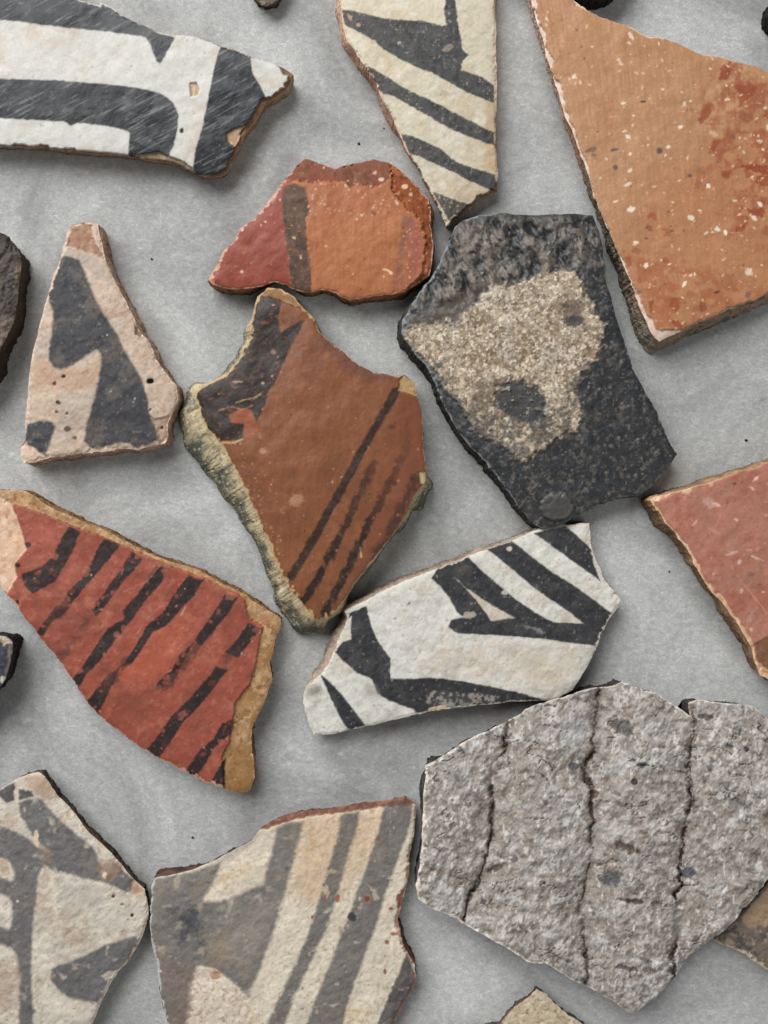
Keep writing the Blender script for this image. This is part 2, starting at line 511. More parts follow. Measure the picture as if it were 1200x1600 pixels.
# ---- white sherd with black bands, top left
DK = (50, 54, 58)
dkm = [(34, (88, 92, 98), 0.1, 1.2, 0.55, 0.5, 2.0), (2.6, (128, 130, 131), 0.25, 1.4, 0.75, -0.5, 11.0), (16, (84, 87, 90), 0.2, 1.2, 0.55, -0.5, 2.0), (9, (38, 41, 45), 0.2, 1.0, 0.6, -0.5, 3.0)]
wear1 = [(5, 1.0, 1.6, 0.15)]
sherd('pottery_sherd', 'white sherd with broad curved black bands and brown broken tip, at the top left', (0, 0, 2.4),
      [(-170, -160), (220, -150), (265, -10), (375, 22), (380, 10), (425, 35), (470, 65), (530, 95), (590, 122), (655, 135), (700, 130), (760, 148), (825, 172),
       (870, 190), (940, 215), (1010, 232), (1060, 252), (1108, 282), (1085, 318), (1040, 362), (1000, 392), (965, 440), (925, 490), (905, 545), (880, 590),
       (855, 640), (820, 662), (745, 662), (690, 632), (640, 610), (600, 606), (560, 600), (480, 586), (400, 577), (300, 568), (220, 560), (155, 550), (100, 553), (0, 547), (-170, 545)],
      38, base=(220, 219, 213), dome=4, rgh=0.6,
      layers=[M((40, (214, 200, 182), 0.1, 1.3, 0.7), (9, (208, 198, 184), 0.5, 1.4, 0.5, -0.6, 3.0), (16, (236, 233, 228), 0.3, 1.2, 0.6)),
              RELIEF(60, 1.2), RELIEF(12, 0.25),
              P([(-170, -160), (220, -150), (265, -12), (375, 20), (380, 8), (425, 33), (470, 62), (530, 92), (590, 118), (660, 131), (640, 172), (615, 215), (598, 240), (585, 225), (565, 170),
                 (545, 140), (500, 132), (400, 118), (260, 105), (150, 92), (60, 80), (0, 75), (-170, 70)], DK, edge=0.9, soft=1.6, part='painted_band', mott=dkm, wear=wear1, rough=0.4),
              P([(-170, 290), (0, 295), (200, 300), (400, 315), (520, 330), (600, 350), (650, 385), (670, 430), (667, 480), (652, 540), (632, 592), (560, 590), (480, 582), (487, 497), (470, 487),
                 (380, 470), (290, 460), (265, 470), (240, 455), (100, 450), (0, 443), (-170, 440)], DK, edge=0.9, soft=1.6, part='painted_band', mott=dkm, wear=wear1, rough=0.4),
              P([(828, 172), (870, 187), (940, 212), (945, 270), (975, 320), (1003, 378), (960, 440), (915, 495), (900, 560), (850, 672), (735, 672), (722, 625), (735, 560), (760, 470), (780, 370),
                 (800, 270), (815, 210)], DK, edge=0.8, soft=1.5, part='painted_band', mott=dkm, wear=wear1, rough=0.4),
              P([(560, 577), (590, 570), (640, 588), (700, 612), (748, 662), (640, 625), (520, 605), (480, 584)], (176, 150, 122), edge=1.5, dz=-4, part='exposed_clay', mott=[(6, (214, 196, 170), 0, 1, 0.7), (5, (128, 100, 76), 0.3, 1.2, 0.6)]),
              P([(710, 312), (738, 310), (748, 335), (740, 358), (716, 362), (712, 340)], (184, 158, 124), edge=0.5, smooth=0, dz=-2.5, part='chip', mott=[(5, (214, 196, 170), 0.2, 1, 0.7)]),
              P([(850, 500), (885, 480), (922, 470), (905, 510), (880, 550), (852, 530)], (186, 152, 120), edge=0.8, dz=-3, part='chip', mott=[(5, (214, 190, 165), 0.1, 1, 0.7)]),
              E(682, 491, 7, 9, (70, 60, 52), edge=0.4, dz=-2),
              FLECK(60, 0.8, 1.6, (120, 110, 100), 0.6, -0.5),
              RIM(1.0, (222, 214, 202), 1.4, 9, -0.6, 0.8),
              RIM(5.0, (136, 106, 80), 0.5, 14, -4, 1.0, pts=[(300, 20, 0), (700, 130, 0), (1000, 235, 0), (1095, 285, 1.0), (1030, 380, 1.3), (940, 480, 1.2), (880, 600, 1.2), (840, 650, 1.0), (740, 660, 0.3), (500, 585, 0.2), (200, 560, 0.4), (0, 547, 0.4)],
                  mott=[(5, (150, 118, 88), 0, 1, 0.6), (7, (88, 66, 50), 0.2, 1, 0.6)])],
      flare=[(0, 560, -7), (600, 600, -6), (850, 650, -8), (1000, 420, -6), (1100, 290, -3), (600, 120, 0)], edge=((190, 164, 134), (150, 124, 100)), rough_edge=1.8,
      edge_mott=[(7, (190, 164, 134), 0.3, 1.1, 0.6), (9, (120, 98, 78), 0.3, 1, 0.5)])

# ---- cream striped sherd, top centre
DG = (82, 82, 83)
dgm = [(4, (112, 108, 102), 0.5, 1.4, 0.6), (6, (58, 59, 62), 0.1, 0.9, 0.7), (12, (96, 94, 92), 0.2, 1, 0.5)]
wr = [(4, 0.9, 1.5, 0.35)]
sherd('pottery_sherd', 'long cream sherd with slanting black stripes, pointing down at the small red sherd', (500, 0, 4),
      [(105, -280), (128, 0), (138, 60), (150, 170), (180, 260), (265, 400), (330, 500), (375, 590), (430, 690), (490, 830), (550, 950), (610, 1060), (660, 1160),
       (720, 1270), (770, 1370), (785, 1415), (812, 1420), (830, 1395), (900, 1335), (960, 1285), (1010, 1235), (1100, 1192), (1107, 1100), (1104, 900), (1102, 700), (1102, 500), (1098, 300), (1097, 100), (1100, -280)],
      36, base=(218, 209, 187), dome=5, tilt=(0, -0.01),
      layers=[M((45, (208, 190, 160), 0.2, 1.2, 0.6), (8, (196, 184, 160), 0.5, 1.3, 0.55, 0.6, 2.5), (14, (226, 221, 206), 0.2, 1.1, 0.7)),
              RELIEF(50, 1.0), RELIEF(9, 0.3),
              P([(850, 1160), (1110, 1030), (1110, 1230), (780, 1330)], (206, 180, 148), soft=9, edge=3, a=0.45),
              P([(1040, 640), (1110, 620), (1110, 1080), (1030, 1060)], (206, 172, 132), soft=5, edge=3, a=0.6),
              P([(130, 58), (240, 75), (400, 115), (520, 125), (640, 130), (760, 160), (785, 150), (775, 60), (785, 0), (770, -280), (840, -280), (845, 0), (860, 130), (880, 230), (890, 310), (928, 345), (890, 380),
                 (880, 438), (960, 460), (1030, 490), (1088, 540), (1085, 642), (1050, 630), (950, 590), (850, 540), (760, 490), (690, 450), (600, 420), (510, 375), (400, 310), (340, 260), (270, 215), (200, 180), (145, 150)],
                DG, edge=1.2, esc=5, part='painted_band', mott=dgm, wear=wr),
              P([(262, 402), (330, 425), (420, 480), (520, 545), (620, 595), (720, 640), (820, 695), (920, 745), (1010, 790), (1088, 830), (1090, 907), (1040, 895), (950, 860), (850, 820), (760, 775), (660, 715), (560, 660),
                 (460, 600), (372, 580), (320, 490)], DG, edge=1.1, esc=5, part='painted_stripe', mott=dgm, wear=wr),
              P([(500, 835), (580, 850), (660, 885), (740, 920), (800, 970), (850, 1010), (930, 1040), (1010, 1065), (1092, 1090), (1107, 1160), (1085, 1193), (1010, 1165), (920, 1125), (830, 1075), (740, 1035), (640, 985),
                 (555, 958), (530, 900)], DG, edge=1.1, esc=5, part='painted_stripe', mott=dgm, wear=wr),
              P([(700, 1198), (780, 1225), (860, 1255), (945, 1285), (890, 1345), (830, 1395), (800, 1370), (750, 1280)], (98, 90, 84), edge=1.2, esc=5, part='painted_stripe', mott=dgm, wear=[(4, 0.5, 1.2, 0.7)]),
              P([(170, 85), (205, 100), (200, 135), (175, 120)], (176, 150, 130), edge=0.8), E(240, 155, 14, 12, (180, 150, 130), edge=0.8), E(800, 300, 40, 22, (168, 150, 136), ang=-0.5, edge=2, a=0.7),
              E(495, 268, 12, 9, (190, 176, 156), edge=0.8), E(330, 262, 20, 12, (205, 190, 165), edge=0.8),
              FLECK(90, 0.7, 1.3, (150, 138, 116), 0.6),
              RIM(2.0, (226, 200, 178), 0.9, 7, -1.2, 0.9, pts=[(130, 60, 1), (300, 460, 1), (500, 850, 0.8), (780, 1400, 1.3), (1100, 1150, 0.8), (1100, 500, 1.2), (1095, 0, 1.0), (900, 1335, 0.6)]),
              RIM(3.5, (120, 92, 66), 0.6, 9, -4, 0.9, pts=[(130, 60, 0), (500, 850, 0), (780, 1400, 0), (840, 1385, 1), (950, 1290, 1.2), (1090, 1195, 1.2), (1100, 1100, 0), (1100, 500, 0)])],
      flare=[(130, 0, 9), (150, 170, 5), (200, 300, 2), (330, 520, 0), (430, 700, 2), (500, 850, -5), (600, 1060, -6), (780, 1410, -6), (950, 1290, -6), (1100, 1190, -4), (1100, 600, 1), (1100, 0, 2)],
      rough_edge=1.4, edge=((222, 186, 162), (198, 154, 128)), edge_mott=[(8, (228, 200, 178), 0.2, 1.0, 0.6), (14, (176, 122, 92), 0.4, 1.1, 0.5)])

# ---- big orange sherd, right
orange = [(-30, -190), (60, -60), (78, -5), (110, 100), (150, 230), (190, 370), (230, 500), (270, 590), (310, 690), (340, 790), (370, 900), (420, 1000), (470, 1130), (520, 1240), (560, 1340), (600, 1432), (635, 1470), (700, 1440),
          (780, 1400), (870, 1360), (960, 1320), (1050, 1285), (1103, 1260), (1300, 1170), (1300, 395), (1103, 315), (1050, 290), (960, 265), (880, 240), (800, 228), (730, 195), (660, 170), (600, 160), (560, 150), (520, 125),
          (460, 105), (400, 80), (340, 50), (280, 15), (230, -30), (160, -190)]
def streaks(c):
    n = fbm(c.U, c.V, 3.0, seed(), 3, PI / 2 - 0.12, 14)
    c.col *= (1 + 0.05 * n)[..., None]
    c.hgt += 0.12 * n
RB = (150, 72, 48)
sherd('pottery_sherd', 'large orange sherd with white flecks and rusty red blotches, at the upper right', (800, 0, 2.7575), orange, 44, base=(188, 142, 106), dome=3, mat='burnished', rgh=0.5,
      layers=[M((60, (182, 132, 94), 0.0, 1.2, 0.6), (14, (198, 152, 116), 0.4, 1.3, 0.6), (26, (176, 130, 94), 0.3, 1.2, 0.5)), streaks,
              P([(540, 850), (1400, 250), (1400, 1500), (400, 1500)], (184, 122, 84), soft=50, edge=10, esc=40, a=0.55),
              RELIEF(70, 1.2), RELIEF(14, 0.3),
              P([(780, 480), (820, 440), (900, 260), (1103, 280), (1300, 300), (1300, 1250), (1000, 1000), (900, 980), (960, 860), (900, 760), (790, 800), (830, 640)], RB, soft=22, edge=16, esc=16, a=0.62, wear=[(15, -0.5, 0.7, 1.0), (5, 0.2, 0.9, 0.5)]),
              P([(905, 285), (940, 265), (950, 300), (925, 345), (890, 345)], RB, edge=3, esc=6, a=0.85),
              P([(985, 720), (1040, 705), (1103, 715), (1300, 700), (1300, 770), (1103, 755), (1050, 745)], RB, edge=3, esc=8, a=0.9),
              P([(960, 370), (1020, 355), (1060, 390), (1010, 440), (980, 460)], RB, edge=4, esc=6, a=0.7),
              P([(820, 460), (860, 445), (850, 500), (810, 540), (800, 520)], RB, edge=3, esc=6, a=0.7),
              P([(960, 980), (1010, 960), (1005, 990), (960, 1000)], RB, edge=2, a=0.8), P([(1010, 900), (1090, 900), (1080, 940), (1020, 930)], RB, edge=3, a=0.8),
              E(1090, 780, 40, 22, RB, edge=3, a=0.75), E(920, 750, 20, 14, RB, edge=3, a=0.7), E(870, 630, 40, 12, RB, ang=-0.9, edge=3, a=0.6),
              E(820, 1320, 16, 24, RB, edge=2, a=0.7), E(700, 1310, 22, 26, RB, edge=4, a=0.7), E(600, 1320, 14, 26, RB, edge=4, a=0.7), E(710, 1395, 28, 12, RB, ang=0.5, edge=2, a=0.8),
              E(675, 1000, 24, 16, RB, edge=5, a=0.5), E(605, 930, 20, 18, RB, edge=4, a=0.6), E(590, 980, 14, 12, RB, edge=3, a=0.6), E(500, 1125, 20, 20, RB, edge=4, a=0.6), E(660, 1125, 14, 12, RB, edge=3, a=0.6), E(535, 1080, 16, 14, RB, edge=3, a=0.5),
              P([(480, 1080), (900, 1180), (1103, 1250), (640, 1480)], (160, 82, 50), soft=12, edge=10, esc=14, a=0.45, wear=[(12, 0.0, 0.6, 1.0)]),
              P([(120, 0), (200, -40), (320, 40), (260, 60), (180, 40)], (202, 150, 120), soft=6, edge=5, a=0.6),
              LINE([(540, 360), (520, 500), (505, 640), (495, 720)], 1.4, (206, 152, 114), a=0.8, edge=0.6), LINE([(790, 760), (770, 850)], 1.2, (206, 152, 114), a=0.7, edge=0.6), LINE([(780, 640), (740, 700)], 1.2, (206, 152, 114), a=0.6),
              FLECK(300, 0.6, 1.8, (246, 216, 184), 0.9, 0.1, asp=2.4, pw=3.0), FLECK(40, 1.2, 3.0, (252, 238, 218), 0.95, 0.1, asp=2.6, pw=2.2), FLECK(60, 0.8, 2.0, (92, 84, 78), 0.85, -0.2, asp=2.2, pw=2.0), FLECK(250, 0.7, 1.3, (150, 92, 60), 0.5),
              E(515, 903, 14, 13, (240, 226, 206), edge=2.6, esc=3.5), E(770, 938, 10, 12, (242, 226, 204), edge=2.6, esc=3.5), E(1022, 1170, 17, 18, (240, 222, 196), edge=2.6, esc=3.5, a=0.8), E(1068, 880, 10, 11, (246, 232, 212), edge=2.6, esc=3.5), E(885, 988, 9, 10, (244, 228, 206), edge=2.6, esc=3.5),
              E(775, 1186, 17, 7, (240, 220, 192), ang=-0.3, edge=2.6, esc=3.5), E(578, 1143, 7, 11, (244, 226, 200), edge=2.6, esc=3.5), E(530, 1046, 9, 5, (244, 226, 200), edge=2.6, esc=3.5), E(926, 430, 10, 7, (236, 206, 176), edge=2.6, esc=3.5), E(744, 448, 10, 6, (240, 214, 184), ang=0.6, edge=2.6, esc=3.5),
              E(483, 445, 10, 5, (238, 216, 190), edge=2.6, esc=3.5), E(866, 575, 20, 10, (226, 190, 158), ang=0.4, edge=2.6, esc=3.5, a=0.7), E(1068, 605, 10, 5, (240, 220, 196), edge=2.6, esc=3.5), E(470, 272, 10, 8, (230, 196, 164), edge=2.6, esc=3.5),
              E(634, 651, 14, 13, (104, 92, 88), edge=1.2), E(342, 645, 28, 11, (118, 98, 84), ang=-0.3, edge=2, a=0.8), E(440, 646, 18, 6, (112, 94, 82), ang=-0.2, edge=1), E(446, 722, 10, 12, (112, 94, 84), edge=1), E(766, 757, 11, 9, (108, 92, 88), edge=1), E(565, 438, 12, 5, (78, 66, 58), edge=0.6), E(1016, 1268, 13, 14, (120, 104, 98), edge=1, a=0.8), E(882, 1260, 14, 5, (84, 66, 56), ang=-0.3, edge=0.8),
              RIM(7, (232, 208, 190), 0.7, 20, -2.5, 0.92, pts=[(75, 0, 1.4), (110, 100, 0.9), (180, 320, 0.75), (220, 430, 0.9), (300, 640, 0.45), (350, 850, 0.15), (420, 1010, 0.15), (500, 1200, 0.3), (580, 1400, 0.8), (635, 1470, 1.1), (800, 1395, 0.1), (1103, 1260, 0.05), (1103, 310, 0.0), (700, 185, 0.05), (400, 80, 0.1), (250, 0, 0.3)],
                  mott=[(6, (214, 168, 140), 0.1, 1, 0.7), (9, (244, 234, 226), 0.2, 1, 0.7)])],
      flare=[(75, 0, -6), (200, 380, -9), (380, 930, -8), (440, 1080, -1), (520, 1260, 3), (600, 1440, 8), (640, 1470, 12), (900, 1350, 12), (1103, 1260, 12), (700, 180, 0)], edge=((168, 146, 124), (122, 112, 100)), rough_edge=2.4,
      edge_spots=[(75, 0, 50, (226, 204, 190)), (130, 170, 60, (216, 186, 170)), (200, 400, 60, (210, 176, 156)), (280, 620, 40, (190, 150, 124)), (600, 1450, 30, (150, 140, 124))], edge_mott=[(6, (176, 156, 134), 0.2, 1.0, 0.7, 0.0, 3.0), (7, (84, 70, 58), 0.15, 0.9, 0.7, 0.0, 3.0), (22, (120, 116, 110), 0.1, 1, 0.6)], edge_split=0.6)

# ---- small red and orange sherd
red = [(80, 620), (110, 570), (150, 490), (200, 440), (230, 380), (290, 340), (330, 300), (370, 240), (410, 180), (440, 140), (480, 100), (530, 52), (580, 70), (640, 92), (675, 105), (710, 88), (770, 72), (850, 58), (920, 75), (960, 100), (1010, 140),
       (1060, 190), (1110, 240), (1124, 300), (1122, 380), (1130, 450), (1122, 540), (1110, 600), (1060, 640), (1000, 680), (940, 692), (870, 700), (800, 710), (740, 720), (700, 705), (680, 690), (640, 670), (600, 670), (560, 688), (520, 680), (470, 665), (430, 645), (380, 634), (330, 652), (280, 662), (210, 670), (150, 660), (100, 642)]
def vstreak(c):
    n = fbm(c.U, c.V, 3.0, seed(), 3, PI / 2, 10)
    c.col *= (1 + 0.06 * n)[..., None]
sherd('pottery_sherd', 'small red and orange sherd with one wide dark brown stripe, chipped along its top', (300, 230, 3), red, 44, base=(184, 118, 80), dome=5, mat='burnished', rgh=0.45,
      layers=[M((30, (172, 102, 64), 0.1, 1.2, 0.6), (12, (192, 128, 92), 0.4, 1.3, 0.5)), vstreak, RELIEF(50, 1.2), RELIEF(10, 0.25),
              P([(500, 130), (960, 130), (1010, 240), (960, 300), (800, 290), (640, 330), (520, 330)], (168, 104, 74), soft=12, edge=8, esc=14, a=0.5),
              P([(40, 660), (90, 560), (430, 130), (480, 150), (430, 210), (430, 330), (442, 460), (455, 570), (465, 680), (200, 720)], (152, 78, 64), soft=2, edge=1.2, part='red_slip', mott=[(20, (164, 92, 76), 0.1, 1.2, 0.6), (14, (138, 64, 54), 0.2, 1.2, 0.5)]),
              P([(422, 200), (470, 165), (530, 190), (545, 260), (552, 298), (532, 330), (540, 450), (555, 560), (562, 700), (500, 710), (462, 660), (452, 560), (441, 460), (428, 330), (424, 260)], (98, 76, 64), soft=1.8, edge=1.6, esc=5, part='painted_stripe', rough=0.6,
                mott=[(6, (126, 98, 80), 0.3, 1.1, 0.6), (8, (72, 56, 50), 0.2, 1, 0.6)], wear=[(4, 0.8, 1.4, 0.7)]),
              P([(985, 330), (1020, 305), (1040, 350), (1000, 480), (990, 640), (940, 668), (955, 560), (980, 440)], (128, 92, 86), soft=4, edge=2, a=0.6, part='painted_stripe', wear=[(10, 0.1, 0.9, 0.6)]),
              P([(1030, 330), (1075, 360), (1085, 520), (1060, 600), (1000, 650), (1010, 500)], (164, 96, 92), soft=7, edge=4, a=0.55),
              P([(420, 165), (440, 140), (480, 90), (530, 40), (675, 95), (850, 45), (940, 70), (930, 150), (900, 168), (850, 195), (815, 178), (780, 160), (745, 190), (715, 158), (640, 162), (560, 168), (490, 156)], (134, 88, 70), soft=1.4, edge=2.2, esc=6, dz=-5, part='exposed_clay', rough=0.9,
                mott=[(6, (156, 112, 92), 0.2, 1.1, 0.6), (7, (106, 66, 52), 0.2, 1, 0.6), (18, (146, 80, 58), 0.1, 1, 0.5)]),
              P([(925, 70), (960, 90), (1110, 230), (1140, 450), (1120, 620), (1000, 700), (1010, 660), (1080, 590), (1100, 450), (1075, 350), (1010, 290), (940, 210)], (146, 80, 46), soft=2.5, edge=3, esc=7, dz=-5, part='exposed_clay', rough=0.8,
                mott=[(5, (96, 50, 28), 0.1, 0.9, 0.7), (8, (176, 104, 64), 0.2, 1, 0.7)]),
              E(430, 165, 34, 10, (190, 122, 98), ang=-0.4, edge=1.5, a=0.7),
              FLECK(110, 0.8, 1.8, (232, 180, 140), 0.85, 0.1, poly=[(520, 150), (930, 100), (1110, 260), (1110, 600), (1000, 660), (980, 340), (520, 330)]), FLECK(18, 1.2, 3.0, (244, 216, 186), 0.9, 0.1), FLECK(60, 0.7, 1.3, (226, 160, 120), 0.7), FLECK(14, 1.0, 2.2, (96, 62, 50), 0.8),
              E(888, 150, 13, 8, (236, 206, 184), edge=0.8), E(998, 184, 14, 10, (234, 196, 160), edge=0.8), LINE([(895, 572), (920, 580), (935, 592)], 2.5, (240, 206, 170), edge=0.8), E(850, 308, 16, 9, (128, 84, 64), ang=0.7, edge=1),
              RIM(2.2, (222, 176, 150), 1.0, 6, -1.2, 0.85, pts=[(80, 620, 1.6), (200, 440, 1.0), (300, 330, 1.2), (400, 200, 1.2), (560, 60, 0.2), (850, 60, 0.1), (1110, 300, 0.4), (1110, 600, 0.8), (800, 710, 0.7), (400, 640, 0.5), (200, 668, 0.8)])],
      flare=[(80, 620, 2), (300, 330, 1), (600, 80, 4), (850, 60, 4), (1110, 300, 4), (1110, 600, 1), (740, 720, 0), (560, 688, -4), (380, 634, -10), (200, 668, 0)], edge=((150, 100, 74), (84, 62, 50)), edge_mott=[(7, (176, 136, 108), 0.2, 1, 0.6)])

# ---- tall triangular sherd
tw = [(6, 1.0, 1.6, 0.2)]
tdm = [(26, (112, 104, 98), 0.0, 1.0, 0.65), (6, (58, 60, 66), 0.2, 1.0, 0.5), (4, (104, 104, 106), 0.8, 1.6, 0.3)]
sherd('pottery_sherd', 'tall narrow triangular sherd, pinkish cream with a forked dark grey shape', (0, 330, 3.81),
      [(412, 105), (430, 82), (490, 66), (580, 80), (590, 130), (620, 270), (640, 330), (670, 390), (710, 460), (760, 570), (800, 640), (812, 690), (850, 740), (890, 790), (930, 880), (990, 970), (1050, 1040), (1062, 1110), (1030, 1200), (1000, 1260), (1002, 1340),
       (985, 1385), (900, 1400), (820, 1420), (760, 1410), (700, 1412), (600, 1432), (500, 1445), (400, 1452), (300, 1465), (200, 1502), (150, 1505), (116, 1455), (120, 1400), (148, 1370), (150, 1260), (162, 1150), (175, 950), (190, 860), (230, 700), (280, 520), (310, 410), (350, 300), (380, 210), (402, 130)],
      42, base=(208, 187, 168), dome=4,
      layers=[M((24, (196, 168, 146), 0.1, 1.1, 0.7), (8, (222, 206, 188), 0.3, 1.1, 0.6), (50, (190, 180, 170), 0.2, 1.2, 0.6), (5, (176, 148, 126), 0.7, 1.3, 0.6)), RELIEF(40, 1.2), RELIEF(7, 0.35),
              P([(200, 860), (300, 900), (520, 930), (600, 860), (600, 1060), (440, 1060), (190, 1060)], (196, 160, 134), soft=10, edge=6, a=0.6),
              P([(350, 298), (390, 258), (470, 288), (492, 340), (530, 420), (560, 500), (600, 580), (650, 660), (700, 740), (740, 820), (800, 920), (850, 1020), (880, 1120), (890, 1200), (920, 1270), (945, 1365), (880, 1395), (800, 1412), (760, 1378), (690, 1382), (600, 1412), (540, 1416), (500, 1370), (510, 1290), (540, 1190), (560, 1110),
                 (585, 1020), (600, 920), (602, 860), (575, 822), (530, 850), (490, 880), (440, 915), (370, 945), (320, 930), (288, 890), (290, 830), (310, 700), (318, 600), (288, 530), (284, 460), (315, 380)], (76, 76, 80), soft=2.8, edge=1.2, part='painted_shape', mott=tdm, wear=tw),
              P([(160, 1268), (230, 1245), (310, 1255), (332, 1280), (310, 1340), (290, 1400), (272, 1452), (230, 1432), (170, 1392), (150, 1360)], (76, 77, 82), soft=2.6, edge=1.2, part='painted_spot', mott=tdm, wear=tw),
              E(400, 1297, 22, 17, (98, 88, 82), edge=1.0), E(445, 1350, 16, 12, (110, 98, 92), edge=1.0), E(300, 980, 80, 10, (190, 150, 124), a=0.4, soft=3),
              P([(425, 85), (490, 66), (545, 88), (552, 160), (600, 240), (622, 282), (560, 260), (480, 232), (405, 205)], (168, 130, 106), soft=2, edge=1.5, dz=-3, part='chip', mott=[(8, (196, 164, 142), 0.1, 1, 0.7), (9, (146, 106, 84), 0.3, 1, 0.5)]),
              P([(545, 85), (585, 80), (595, 140), (620, 265), (580, 200), (552, 150)], (214, 190, 172), soft=2, edge=1.2, a=0.8),
              P([(405, 210), (470, 235), (560, 262), (620, 330), (640, 400), (580, 400), (500, 330), (470, 288), (392, 256)], (180, 168, 158), soft=3, edge=1.5, a=0.7),
              P([(806, 680), (850, 735), (838, 752), (806, 735)], (150, 118, 96), edge=1, dz=-4, part='chip'), P([(880, 1220), (940, 1235), (1010, 1215), (1005, 1360), (950, 1390), (930, 1290)], (178, 150, 132), edge=2, soft=2, a=0.7, dz=-2),
              E(895, 1012, 20, 16, (48, 38, 32), edge=0.5, soft=0.8, dz=-6), E(380, 985, 12, 10, (84, 64, 52), edge=0.5, dz=-3), E(326, 1028, 10, 11, (110, 86, 72), edge=0.5, dz=-2), E(348, 1142, 14, 10, (96, 74, 60), ang=0.6, edge=0.5, dz=-3), E(338, 1196, 10, 8, (90, 72, 62), edge=0.5, dz=-2), E(400, 1206, 8, 7, (126, 106, 92), edge=0.4, dz=-2), E(965, 1290, 9, 9, (80, 62, 52), edge=0.4, dz=-2), E(896, 1182, 6, 6, (80, 62, 52), edge=0.4, dz=-2),
              FLECK(150, 0.7, 1.4, (156, 128, 106), 0.7, -0.5), FLECK(5, 0.9, 1.4, (200, 200, 200), 0.8, poly=[(400, 300), (560, 560), (820, 1000), (880, 1340), (560, 1380), (600, 900), (330, 850)]),
              P([(118, 1400), (150, 1375), (200, 1400), (260, 1450), (300, 1462), (200, 1505), (150, 1508), (112, 1455)], (224, 198, 178), edge=1.5, dz=-3, part='exposed_clay', mott=[(6, (238, 220, 204), 0.1, 1, 0.7), (7, (196, 160, 136), 0.3, 1, 0.6)]),
              RIM(2.2, (228, 204, 184), 1.0, 7, -1.2, 0.9, pts=[(400, 150, 1.2), (330, 370, 1.2), (230, 700, 0.7), (160, 1200, 0.8), (300, 1460, 1.4), (600, 1430, 1.5), (850, 1410, 1.4), (990, 1380, 1.0), (1040, 1100, 0.8), (800, 650, 0.8), (620, 280, 0.7)])],
      flare=[(150, 1500, 2), (500, 1445, 3), (900, 1400, 2), (1000, 1300, 1), (1060, 1080, 0), (850, 740, 1), (620, 270, 1), (480, 66, 1), (300, 450, 0), (160, 1100, 0)], edge=((206, 174, 150), (158, 128, 108)), edge_mott=[(7, (214, 186, 164), 0.2, 1, 0.5), (7, (104, 74, 58), 0.1, 1, 0.6)])

